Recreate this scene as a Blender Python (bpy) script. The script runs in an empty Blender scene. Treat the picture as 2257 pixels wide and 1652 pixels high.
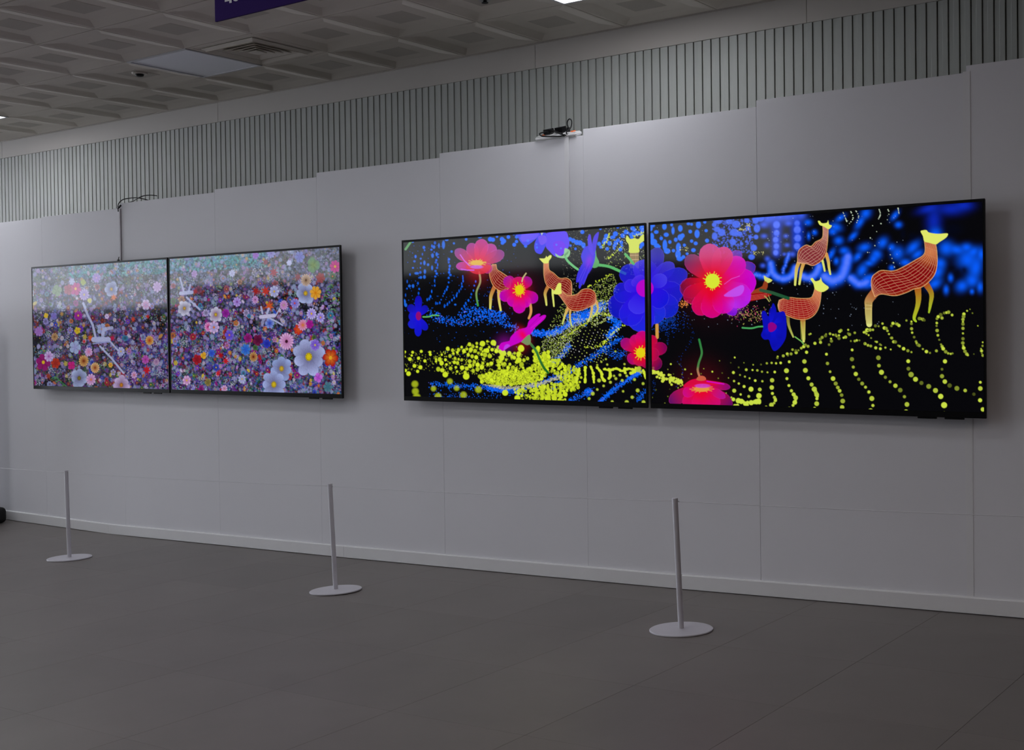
import bpy, bmesh, math, random
import numpy as np
from mathutils import Matrix, Vector

scene = bpy.context.scene
C = scene.collection

# ---------------------------------------------------------------- camera (fitted to the photograph, metres; z = 0 on the lower floor)
PW, PH = 2257, 1652
CAM = np.array([2.8096, -5.2916, 1.4508]); YAW, PITCH, ROLL = -.61257, -.01624, -.01254
FPX, PX, PY = 2674.47, 1281.16, 771.0
def cam_axes():
    ca, sa, cb, sb, cc, sc = math.cos(YAW), math.sin(YAW), math.cos(PITCH), math.sin(PITCH), math.cos(ROLL), math.sin(ROLL)
    f = np.array([sa*cb, ca*cb, sb]); r = np.array([ca, -sa, 0.0]); u = np.cross(r, f)
    return cc*r+sc*u, -sc*r+cc*u, f
R_, U_, F_ = cam_axes()
def project(P):
    d = np.asarray(P, float)-CAM; z = d@F_
    return PX+FPX*(d@R_)/z, PY-FPX*(d@U_)/z
def on_y(u, v, y):
    D = F_+(u-PX)/FPX*R_-(v-PY)/FPX*U_
    return CAM+D*((y-CAM[1])/D[1])
cam_data = bpy.data.cameras.new('camera'); cam = bpy.data.objects.new('camera', cam_data); C.objects.link(cam)
cam.matrix_world = Matrix(((R_[0], U_[0], -F_[0], CAM[0]), (R_[1], U_[1], -F_[1], CAM[1]), (R_[2], U_[2], -F_[2], CAM[2]), (0, 0, 0, 1)))
cam_data.sensor_width = 36; cam_data.lens = 36*FPX/PW
cam_data.shift_x = -(PX-PW/2)/PW; cam_data.shift_y = (PY-PH/2)/PW
cam_data.clip_start = .05; cam_data.clip_end = 200
scene.camera = cam

# ---------------------------------------------------------------- world, exposure
world = bpy.data.worlds.new('world'); scene.world = world; world.use_nodes = True
world.node_tree.nodes['Background'].inputs[0].default_value = (.5, .55, .6, 1)
world.node_tree.nodes['Background'].inputs[1].default_value = .02
vs = scene.view_settings
vs.view_transform = 'Standard'; vs.look = 'None'; vs.gamma = 1; vs.exposure = 0; vs.use_curve_mapping = False
LAMP = 10.0          # radiance of a lit ceiling panel
DAY = 0.88           # radiance of the frosted windows at the far side of the hall
GLASS = 19.5         # radiance of the daylight through the glazed left end of the hall
WARM = 10.0          # radiance of the unseen warm lamps added as fill at the right end

# ---------------------------------------------------------------- helpers
def srgb(c):
    c = [x/255 for x in c]
    return tuple(x/12.92 if x <= .04045 else ((x+.055)/1.055)**2.4 for x in c)+(1,)

def material(name, col, rough=.6, spec=.5, metal=0.0, bump=0.0, bump_scale=200.0, mottle=0.0, mottle_scale=3.0, rand=0.0, emit=0.0, sheen=0.0):
    m = bpy.data.materials.new(name); m.use_nodes = True
    nt = m.node_tree; b = nt.nodes['Principled BSDF']
    b.inputs['Base Color'].default_value = col; b.inputs['Roughness'].default_value = rough
    b.inputs['Specular IOR Level'].default_value = spec; b.inputs['Metallic'].default_value = metal
    if emit:
        b.inputs['Emission Color'].default_value = col; b.inputs['Emission Strength'].default_value = emit
    tc = nt.nodes.new('ShaderNodeTexCoord')
    last = None
    if mottle or rand:
        mix = nt.nodes.new('ShaderNodeMix'); mix.data_type = 'RGBA'; mix.blend_type = 'MULTIPLY'
        mix.inputs['Factor'].default_value = 1; mix.inputs['A'].default_value = col
        ramp = nt.nodes.new('ShaderNodeMath'); ramp.operation = 'ADD'; ramp.inputs[1].default_value = 0
        n = nt.nodes.new('ShaderNodeTexNoise'); n.inputs['Scale'].default_value = mottle_scale; n.inputs['Detail'].default_value = 5; n.inputs['Roughness'].default_value = .6
        geo = nt.nodes.new('ShaderNodeNewGeometry'); nt.links.new(geo.outputs['Position'], n.inputs['Vector'])
        mr = nt.nodes.new('ShaderNodeMapRange'); mr.inputs['From Min'].default_value = .25; mr.inputs['From Max'].default_value = .75
        mr.inputs['To Min'].default_value = 1-mottle; mr.inputs['To Max'].default_value = 1+mottle
        nt.links.new(n.outputs['Fac'], mr.inputs['Value'])
        oi = nt.nodes.new('ShaderNodeObjectInfo'); mo = nt.nodes.new('ShaderNodeMapRange')
        mo.inputs['To Min'].default_value = -rand; mo.inputs['To Max'].default_value = rand
        nt.links.new(oi.outputs['Random'], mo.inputs['Value'])
        nt.links.new(mr.outputs['Result'], ramp.inputs[0]); nt.links.new(mo.outputs['Result'], ramp.inputs[1])
        nt.links.new(ramp.outputs[0], mix.inputs['B']); nt.links.new(mix.outputs['Result'], b.inputs['Base Color'])
    if bump:
        n2 = nt.nodes.new('ShaderNodeTexNoise'); n2.inputs['Scale'].default_value = bump_scale; n2.inputs['Detail'].default_value = 3
        nt.links.new(tc.outputs['Object'], n2.inputs['Vector'])
        bp = nt.nodes.new('ShaderNodeBump'); bp.inputs['Strength'].default_value = bump; bp.inputs['Distance'].default_value = .002
        nt.links.new(n2.outputs['Fac'], bp.inputs['Height']); nt.links.new(bp.outputs['Normal'], b.inputs['Normal'])
    return m

M = {
    'panel': material('white_wall_panel', (.70, .70, .745, 1), .75, .3, bump=.12, bump_scale=260, mottle=.015, mottle_scale=1.2, rand=.008),
    'skirting': material('white_skirting', (.72, .72, .74, 1), .55, .4, mottle=.02, mottle_scale=6),
    'trunk': material('white_trunking', (.70, .70, .73, 1), .45, .5),
    'greytrunk': material('grey_trunking', (.27, .24, .27, 1), .5, .5),
    'slat': material('grey_green_slat', (.42, .44, .42, 1), .5, .4, rand=.03, mottle=.03, mottle_scale=2),
    'slatback': material('slat_backing', (.045, .04, .03, 1), .9, .2),
    'fascia': material('beige_fascia', (.48, .45, .42, 1), .6, .4, mottle=.02),
    'ceiling': material('ceiling_tile', (.60, .555, .495, 1), .9, .15, bump=.25, bump_scale=500, mottle=.03, mottle_scale=2.5, rand=.03),
    'ceilsq': material('ceiling_tile_centre', (.455, .42, .375, 1), .95, .1, bump=.6, bump_scale=900),
    'grid': material('ceiling_grid', (.46, .42, .37, 1), .6, .3),
    'floor': material('vinyl_floor_tile', (.150, .134, .127, 1), .42, .35, bump=.08, bump_scale=120, mottle=.10, mottle_scale=2.2, rand=.05),
    'grout': material('floor_joint', (.105, .097, .094, 1), .8, .2),
    'black': material('black_plastic', (.006, .006, .007, 1), .30, .14),
    'blackm': material('black_matte', (.012, .012, .013, 1), .6, .3),
    'white': material('white_enamel', (.52, .51, .56, 1), .38, .45),
    'whitep': material('white_plastic', (.74, .74, .76, 1), .4, .5),
    'orange': material('orange_switch', (.85, .16, .03, 1), .4, .5),
    'steel': material('dull_steel', (.35, .35, .36, 1), .35, .5, metal=.9),
    'cord': material('white_cord', (.62, .62, .66, 1), .6, .3),
    'lampframe': material('lamp_frame', (.55, .55, .58, 1), .5, .4),
    'lampon': material('lit_lamp', (.95, .96, 1.0, 1), .5, .2, emit=LAMP),
    'lampoff': material('unlit_lamp', (.84, .86, .93, 1), .5, .3),
    'vent': material('vent_metal', (.60, .56, .50, 1), .55, .4),
    'purple': material('violet_banner', (.026, .010, .095, 1), .7, .05),
    'letter': material('white_letter', (.62, .60, .66, 1), .6, .3),
    'darkwall': material('charcoal_wall', (.025, .025, .027, 1), .8, .2),
    'plainwall': material('grey_wall', (.30, .29, .28, 1), .8, .2, mottle=.03),
    'warmfill': material('warm_fill_lamp', (1.0, .83, .72, 1), .5, .2, emit=WARM),
    'glass': material('daylight_pane', (.86, .90, 1.0, 1), .4, .3, emit=GLASS),
    'pane': material('frosted_pane', (.90, .97, 1.0, 1), .4, .3, emit=DAY),
    'winframe': material('window_frame', (.12, .12, .12, 1), .5, .4),
}

def mesh(name, V, F, mat, parent=None, smooth=False, mats=None, fm=None):
    me = bpy.data.meshes.new(name); me.from_pydata([tuple(map(float, v)) for v in V], [], F); me.update()
    for k in (mats or [mat]): me.materials.append(M[k] if isinstance(k, str) else k)
    if fm: me.polygons.foreach_set('material_index', fm)
    if smooth: me.polygons.foreach_set('use_smooth', [True]*len(me.polygons))
    o = bpy.data.objects.new(name, me); C.objects.link(o)
    if parent is not None: o.parent = parent
    return o
def share(name, me, parent, loc, rot=(0, 0, 0)):
    o = bpy.data.objects.new(name, me); C.objects.link(o); o.parent = parent; o.location = loc; o.rotation_euler = rot
    return o
def empty(name, loc=(0, 0, 0), rot=(0, 0, 0)):
    o = bpy.data.objects.new(name, None); C.objects.link(o); o.location = loc; o.rotation_euler = rot; o.empty_display_size = .1
    return o
def tag(o, label, cat, group=None):
    o['label'] = label; o['category'] = cat
    if group: o['group'] = group
    return o
def struct(o, label=None):
    o['kind'] = 'structure'
    if label: o['label'] = label
    return o
BOXF = [(0, 3, 2, 1), (4, 5, 6, 7), (0, 1, 5, 4), (1, 2, 6, 5), (2, 3, 7, 6), (3, 0, 4, 7)]
def box_vf(x0, y0, z0, x1, y1, z1):
    return [(x0, y0, z0), (x1, y0, z0), (x1, y1, z0), (x0, y1, z0), (x0, y0, z1), (x1, y0, z1), (x1, y1, z1), (x0, y1, z1)], list(BOXF)
def box(name, x0, y0, z0, x1, y1, z1, mat, parent=None, bev=0.0, seg=2):
    V, F = box_vf(x0, y0, z0, x1, y1, z1)
    if not bev: return mesh(name, V, F, mat, parent)
    bm = bmesh.new(); vs_ = [bm.verts.new(v) for v in V]
    for f in F: bm.faces.new([vs_[i] for i in f])
    bmesh.ops.bevel(bm, geom=bm.edges[:], offset=bev, segments=seg, profile=.5, affect='EDGES')
    me = bpy.data.meshes.new(name); bm.to_mesh(me); bm.free(); me.materials.append(M[mat])
    me.polygons.foreach_set('use_smooth', [seg > 2]*len(me.polygons))
    o = bpy.data.objects.new(name, me); C.objects.link(o)
    if parent is not None: o.parent = parent
    return o
def lathe(name, prof, mat, parent=None, n=40, loc=(0, 0, 0), smooth=False):
    V, F = [], []
    for r, z in prof:
        for k in range(n):
            t = 2*math.pi*k/n; V.append((loc[0]+r*math.cos(t), loc[1]+r*math.sin(t), loc[2]+z))
    for i in range(len(prof)-1):
        for k in range(n): F.append((i*n+k, i*n+(k+1) % n, (i+1)*n+(k+1) % n, (i+1)*n+k))
    F.append(tuple(range(n-1, -1, -1))); F.append(tuple((len(prof)-1)*n+k for k in range(n)))
    return mesh(name, V, F, mat, parent, smooth)
def spline(pts, k=8):
    P = [np.array(p, float) for p in pts]; n = len(P); out = []
    for i in range(n-1):
        a, b, c, d = P[max(i-1, 0)], P[i], P[i+1], P[min(i+2, n-1)]
        for s in range(k):
            t = s/k; out.append(.5*((2*b)+(c-a)*t+(2*a-5*b+4*c-d)*t*t+(3*b-a-3*c+d)*t**3))
    out.append(P[-1]); return out
def tube(name, pts, r, mat, parent=None, n=8, k=8):
    P = spline(pts, k) if len(pts) > 2 else [np.array(p, float) for p in pts]
    V, F = [], []
    up = np.array([.13, .31, .94])
    for i, p in enumerate(P):
        t = P[min(i+1, len(P)-1)]-P[max(i-1, 0)]; t = t/np.linalg.norm(t)
        a = np.cross(t, up); a /= np.linalg.norm(a); b = np.cross(t, a)
        for j in range(n):
            q = 2*math.pi*j/n; V.append(p+r*(math.cos(q)*a+math.sin(q)*b))
    for i in range(len(P)-1):
        for j in range(n): F.append((i*n+j, i*n+(j+1) % n, (i+1)*n+(j+1) % n, (i+1)*n+j))
    F.append(tuple(range(n-1, -1, -1))); F.append(tuple((len(P)-1)*n+j for j in range(n)))
    return mesh(name, V, F, mat, parent, True)

# ---------------------------------------------------------------- floor: a gentle ramp that rises to the right, laid with square vinyl tiles
FX = [-40, -6.67, -5.17, -2.72, -1.39, -.30, .66, 1.38, 3.2, 40]
FZ = [-.009, -.009, -.005, .060, .101, .136, .173, .201, .262, .262]
def floor_z(x): return float(np.interp(x, FX, FZ))
TX, TY = .587, .645
tile_x = [.44+TX*k for k in range(-14, 6)]; tile_y = [-.325-TY*k for k in range(-1, 8)]
X0, X1, Y0, Y1 = -22.0, 8.0, -8.5, .62
xs = sorted(set([X0, X1]+tile_x+[x for x in FX if X0 < x < X1]))
V = [(x, y, floor_z(x)-.004) for x in xs for y in (Y0, Y1)]+[(x, y, floor_z(x)-.2) for x in xs for y in (Y0, Y1)]
n2 = 2*len(xs)
F = [(2*i, 2*i+2, 2*i+3, 2*i+1) for i in range(len(xs)-1)]+[(n2+2*i, n2+2*i+1, n2+2*i+3, n2+2*i+2) for i in range(len(xs)-1)]
F += [(2*i, n2+2*i, n2+2*i+2, 2*i+2) for i in range(len(xs)-1)]+[(2*i+1, 2*i+3, n2+2*i+3, n2+2*i+1) for i in range(len(xs)-1)]+[(0, 1, n2+1, n2), (n2-2, 2*n2-2, 2*n2-1, n2-1)]
floor = struct(mesh('floor', V, F, 'floor', mats=['floor', 'grout'], fm=[1 if (xs[i] >= tile_x[0]-1e-6 and xs[i+1] <= tile_x[-1]+1e-6) else 0 for i in range(len(xs)-1)]+[0]*(len(F)-len(xs)+1)))
fl_me = {}
for i in range(len(tile_x)-1):
    za, zb = floor_z(tile_x[i]), floor_z(tile_x[i+1])
    for j in range(len(tile_y)-1):
        ya, yb = tile_y[j+1], min(tile_y[j], .60); key = (i, j == 0)
        if key not in fl_me:
            g, h, w, b = .0004, .006, TX, .0005; d = yb-ya; e = zb-za
            V = [(g, g, -h), (w-g, g, e-h), (w-g, d-g, e-h), (g, d-g, -h), (g, g, -b), (w-g, g, e-b), (w-g, d-g, e-b), (g, d-g, -b), (g+b, g+b, 0), (w-g-b, g+b, e), (w-g-b, d-g-b, e), (g+b, d-g-b, 0)]
            F = [(0, 1, 5, 4), (1, 2, 6, 5), (2, 3, 7, 6), (3, 0, 4, 7), (4, 5, 9, 8), (5, 6, 10, 9), (6, 7, 11, 10), (7, 4, 8, 11), (8, 9, 10, 11)]
            me = bpy.data.meshes.new('floor_tile'); me.from_pydata(V, [], F); me.materials.append(M['floor']); fl_me[key] = me
        share('floor_tile', fl_me[key], floor, (tile_x[i], ya, za))

# ---------------------------------------------------------------- ceiling: square coffered tiles in a grid
ZC = 3.190; LX, LY, T = -.989, -.012, .6
ceiling = struct(box('ceiling', X0, Y0, ZC+.022, X1, Y1+.1, ZC+.10, 'grid'))
SEEN = [(-10, -1), (0, -1)]                        # lit lamps in view
FAR = [(-15, -1), (-20, -1), (-10, -4), (-5, -4), (0, -4), (-15, -4), (-20, -4)]+[(i, j) for j in (-7, -11) for i in (0, -5, -10, -15, -20)]  # rear rows are unseen lamps, added to fill the wall and its shadows
LIT = SEEN+FAR
UNLIT = [(-5, -1)]
VENT = (-4, -1)
g = .003
def ring(V, a, z): V += [(a, a, z), (T-a, a, z), (T-a, T-a, z), (a, T-a, z)]
V = []; ring(V, g, .012); ring(V, g, 0); ring(V, .018, 0); ring(V, .022, .001); ring(V, .108, .0125); ring(V, .200, .0125); ring(V, .2003, .0116)
F = []
for k in range(6):
    for q in range(4): F.append((4*k+q, 4*k+4+q, 4*k+4+(q+1) % 4, 4*k+(q+1) % 4))
F.append((24, 27, 26, 25)); fm = [0]*24+[1]
tile_me = bpy.data.meshes.new('ceiling_tile'); tile_me.from_pydata(V, [], F); tile_me.materials.append(M['ceiling']); tile_me.materials.append(M['ceilsq'])
tile_me.polygons.foreach_set('material_index', fm)
Vp = []; ring(Vp, g, .012); ring(Vp, g, 0); ring(Vp, .03, 0); ring(Vp, .034, .003)
Fp = [(4*k+q, 4*k+4+q, 4*k+4+(q+1) % 4, 4*k+(q+1) % 4) for k in range(3) for q in range(4)]+[(12, 15, 14, 13)]
plain_me = bpy.data.meshes.new('ceiling_tile_plain'); plain_me.from_pydata(Vp, [], Fp); plain_me.materials.append(M['ceiling'])
for i in range(-15, 4):
    for j in range(-6, 1):
        if (i, j) in LIT or (i, j) in UNLIT: continue
        share('ceiling_tile', plain_me if (i, j) == VENT else tile_me, ceiling, (LX+T*i, LY+T*j, ZC))
# thin bars of the suspension grid between the tiles
for i in range(-15, 5): box('grid_bar', LX+T*i-.0022, LY-6*T, ZC+.004, LX+T*i+.0022, .60, ZC+.021, 'grid', ceiling)
for j in range(-6, 2): box('grid_bar', LX-15*T, LY+T*j-.0022, ZC+.006, LX+4*T, LY+T*j+.0022, ZC+.0205, 'grid', ceiling)

# ---------------------------------------------------------------- back wall: upright slats under a plain fascia
YB = .621; ZB = 3.043
wall_back = struct(box('wall_back', X0, YB+.010, -.3, X1, YB+.14, ZC+.02, 'slatback'))
P = .0549
sl = [(0.0024, .010), (.0024, .001), (.0034, 0), (.0245, 0), (.0252, -.0022), (.0262, -.0026), (.0505, -.0026), (.0518, -.0016), (.0518, .010)]
V = [(x, y, z) for z in (0, ZB+.01) for x, y in sl]; n = len(sl)
F = [(k, k+1, n+k+1, n+k) for k in range(n-1)]+[tuple(range(n-1, -1, -1)), tuple(range(n, 2*n))]
slat_me = bpy.data.meshes.new('slat'); slat_me.from_pydata(V, [], F); slat_me.materials.append(M['slat'])
xk = -.446-150*P
for k in range(212): share('slat', slat_me, wall_back, (xk+P*k, YB, 0))
seams = [-13.6, -10.6, -7.604, -4.633, -1.652, .129, 3.1]
for a, b in zip(seams[:-1], seams[1:]): box('fascia_board', a+.0015, YB-.012, ZB, b-.0015, YB+.010, ZC+.002, 'fascia', wall_back)
box('edge_strip', -13.6, YB-.020, ZC-.003, 3.1, YB-.010, ZC+.022, 'grid', wall_back)

# ---------------------------------------------------------------- display wall: white panels, each set a little higher than the one on its left
wall_display = struct(empty('wall_display', (-2, 0, 0)))
px = [-9.03, -8.02, -7.01, -5.99, -4.974, -3.915, -2.922, -1.894, -.880, .139, 1.150, 2.160, 3.170]
ptop = [2.362, 2.364, 2.370, 2.377, 2.411, 2.431, 2.458, 2.483, 2.516, 2.547, 2.577, 2.608]
for a, b, t in zip(px[:-1], px[1:], ptop):
    gap = lambda q: .0006 if abs(q-.139) < .01 else .0003
    box('wall_panel', a+gap(a)+2, 0, min(floor_z(a), floor_z(b))-.003, b-gap(b)+2, .10, t, 'panel', wall_display, bev=.0008, seg=1)
struct_bb = struct(empty('baseboard_display', (-2, 0, 0)))
bx_ = [-9.0, -7.61, -5.17, -2.72, -.30, 2.14, 3.17]
for a, b in zip(bx_[:-1], bx_[1:]):
    ks = [a+.001]+[x for x in FX if a < x < b]+[b-.001]; V = []; F = []
    for x in ks:
        z = floor_z(x)+.004; V += [(x+2, -.0005, z), (x+2, -.0125, z), (x+2, -.0125, z+.066), (x+2, -.0095, z+.071), (x+2, -.0005, z+.072)]
    for k in range(len(ks)-1):
        for q in range(5): F.append((5*k+q, 5*k+(q+1) % 5, 5*k+5+(q+1) % 5, 5*k+5+q))
    F += [(4, 3, 2, 1, 0), tuple(5*(len(ks)-1)+q for q in range(5))]
    mesh('skirting_board', V, F, 'skirting', struct_bb)

# ---------------------------------------------------------------- the rest of the hall (behind and beside the camera)
wall_left = struct(box('wall_left', X0-.12, Y0, -.3, X0, Y1, .02, 'plainwall'))
box('wall_pier', X0-.12, Y0, .02, X0, -6.5, ZC+.02, 'plainwall', wall_left)
for k in range(4):   # glazed left end of the hall
    w = struct(empty('window_%d' % (k+20), (X0-.06, -6.5+(Y1+6.5)/4*k, .02))); d = (Y1+6.5)/4; hz = ZC; fr = .04
    for b in ((-.03, 0, 0, .03, d, fr), (-.03, 0, hz-fr, .03, d, hz), (-.03, 0, fr, .03, fr, hz-fr), (-.03, d-fr, fr, .03, d, hz-fr)): box('window_frame', *b, 'winframe', w)
    box('pane', -.004, fr, fr, .004, d-fr, hz-fr, 'glass', w)
struct(box('wall_right', X1, Y0, -.3, X1+.1, Y1, ZC+.02, 'plainwall'))
WS = -3.6            # the windows end here
XL, SL, SR = -15.3, 1.97, 2.33      # left of XL the sill is lower
wall_front = struct(box('wall_front', X0, Y0-.12, -.3, X1, Y0, SL, 'darkwall'))
box('wall_pier', XL, Y0-.12, SL, X1, Y0, SR, 'darkwall', wall_front)
box('wall_pier', WS, Y0-.12, SR, X1, Y0, ZC+.02, 'darkwall', wall_front)
cuts = [X0+(XL-X0)/3*k for k in range(3)]+[XL+(WS-XL)/6*k for k in range(7)]
for k in range(9):
    s0 = SL if k < 3 else SR; ww = cuts[k+1]-cuts[k]; hh = ZC+.02-s0; fr = .015
    w = struct(empty('window_%d' % (k+1), (cuts[k], Y0-.08, s0)))
    for b in ((0, -.03, 0, ww, .03, fr), (0, -.03, hh-fr, ww, .03, hh), (0, -.03, fr, fr, .03, hh-fr), (ww-fr, -.03, fr, ww, .03, hh-fr)): box('window_frame', *b, 'winframe', w)
    box('pane', fr, -.004, fr, ww-fr, .004, hh-fr, 'pane', w)

# ---------------------------------------------------------------- ceiling lamps, air diffuser, detector, sprinkler
WARM_FILL = [(5, -7), (9, -7), (5, -11), (9, -11)]  # unseen warm lamps, added to lift and warm the right end
def lamp(i, j, on, label):
    t = tag(empty('ceiling_light', (LX+T*i, LY+T*j, ZC)), label, 'light', 'square ceiling lights')
    fr = [(.004, .596, .004, .020), (.004, .596, .580, .596), (.004, .020, .020, .580), (.580, .596, .020, .580)]
    for a, b, c, d in fr: box('frame', a, c, -.004, b, d, .021, 'lampframe', t)
    box('diffuser', .020, .020, .001, .580, .580, .012, on, t)
    return t
names = {(-10, -1): 'lit square ceiling light at the left edge, close to the slatted wall', (0, -1): 'lit square ceiling light above the white power strip'}
for i, j in SEEN: lamp(i, j, 'lampon', names[(i, j)])
# other lamps, out of view; the warm ones and rear rows are added as fill
for i, j, m in [(i, j, 'lampon') for i, j in FAR]+[(i, j, 'warmfill') for i, j in WARM_FILL]:
    p = box('unseen_light_panel', .02, .02, .001, .58, .58, .012, m, ceiling); p.location = (LX+T*i, LY+T*j, ZC)
    q = box('unseen_light_frame', .004, .004, .0125, .596, .596, .020, 'lampframe', ceiling); q.location = p.location
lamp(-5, -1, 'lampoff', 'unlit pale square ceiling light beside the air vent')
t = tag(empty('air_vent', (LX+T*(VENT[0]+.5), LY+T*(VENT[1]+.5), ZC)), 'square metal air vent with nested louvres in the ceiling', 'vent')
def louvre(name, a, z0, b, z1, th=.004):
    V = []
    for s, z in ((a, z0), (b, z1), (b, z1+th), (a, z0+th)): V += [(-s, -s, z), (s, -s, z), (s, s, z), (-s, s, z)]
    F = []
    for k in range(4):
        for q in range(4): F.append((4*k+q, 4*k+(q+1) % 4, (4*k+4) % 16+(q+1) % 4, (4*k+4) % 16+q))
    return mesh(name, V, F, 'vent', t)
louvre('frame', .215, -.018, .185, -.004, .006); louvre('flange', .235, -.003, .212, -.016, .003)
for a, z0, b, z1 in ((.180, -.004, .150, .006), (.145, -.012, .115, .004), (.110, -.014, .080, .003), (.075, -.015, .045, .002)): louvre('louvre', a, z0, b, z1)
box('centre_plate', -.04, -.04, -.016, .04, .04, -.012, 'vent', t); box('backing', -.19, -.19, .0032, .19, .19, .006, 'blackm', t)
t = tag(empty('smoke_detector', (-4.24, -.335, ZC+.0116)), 'round smoke detector on a ceiling tile beside the unlit light', 'detector')
lathe('base', [(.050, 0), (.050, -.008), (.045, -.011)], 'vent', t); lathe('sensor', [(.028, -.011), (.026, -.022), (.016, -.026)], 'blackm', t, smooth=True)
t = tag(empty('sprinkler', (-1.285, -.31, ZC+.0116)), 'small dark sprinkler head at the top edge', 'sprinkler')
lathe('rosette', [(.034, 0), (.032, -.006)], 'steel', t, 24); lathe('head', [(.011, -.006), (.011, -.014), (.018, -.016), (.018, -.020)], 'blackm', t, 20)

# ---------------------------------------------------------------- hanging violet sign
YS = -2.55
a = on_y(474, 48, YS); b = on_y(665, 0, YS)
zb_ = (a[2]+b[2])/2+.0; sx = a[0]
t = tag(empty('hanging_sign', (sx, YS, a[2])), 'dark violet hanging sign with white lettering under the ceiling', 'sign')
sh = .46
box('sign_board', 0, 0, 0, 1.45, .008, sh, 'purple', t)
for xx in (.12, 1.33): tube('wire', [(xx, .004, sh), (xx, .004, ZC+.02-a[2])], .0015, 'steel', t, 6)
def loc_s(u, v): q = on_y(u, v, YS); return q[0]-sx, q[2]-a[2]
c1 = loc_s(508.5, 6.5); st = .012
V, F = box_vf(c1[0]-st/2, -.0012, c1[1], c1[0]+st/2, -.0002, c1[1]+.075); lt = mesh('letter_stroke', V, F, 'letter', t)
q0 = loc_s(496, 3.2)
V, F = box_vf(q0[0], -.0013, q0[1]-.002, c1[0], -.0003, q0[1]-.002+st*.9); mesh('letter_stroke', V, F, 'letter', t)
q = loc_s(521, 2.8); ro, ri, nn = .021, .011, 32
V = [(q[0]+r*math.cos(2*math.pi*k/nn), y, q[1]+ro+r*math.sin(2*math.pi*k/nn)) for y in (-.0013, -.0003) for r in (ri, ro) for k in range(nn)]
F = []
for k in range(nn):
    k2 = (k+1) % nn
    F += [(k, nn+k, nn+k2, k2), (2*nn+k, 2*nn+k2, 3*nn+k2, 3*nn+k), (nn+k, 3*nn+k, 3*nn+k2, nn+k2), (k, k2, 2*nn+k2, 2*nn+k)]
mesh('letter_stroke', V, F, 'letter', t)

# ---------------------------------------------------------------- cable covers on the display wall
tag(box('cable_cover', -1.002, -.006, 1.93, -.970, 0, 2.487, 'trunk', bev=.0015, seg=1), 'white cable cover running from the power strip down to the deer screens', 'cable cover')
tag(box('cable_cover', 1.135, -.0010, floor_z(1.15)+.078, 1.167, 0, 2.552, 'trunk'), 'flat white joint strip on the wall behind the right end of the screens', 'cable cover')
tag(box('cable_cover', -4.981, -.008, 1.93, -4.964, 0, 2.372, 'greytrunk', bev=.0015, seg=1), 'narrow dark grey cable cover above the flower screens', 'cable cover')
# ---------------------------------------------------------------- pictures shown on the four screens
def lin(c):
    c = np.asarray(c, float)/255.0
    return np.where(c <= .04045, c/12.92, ((c+.055)/1.055)**2.4)

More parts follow.
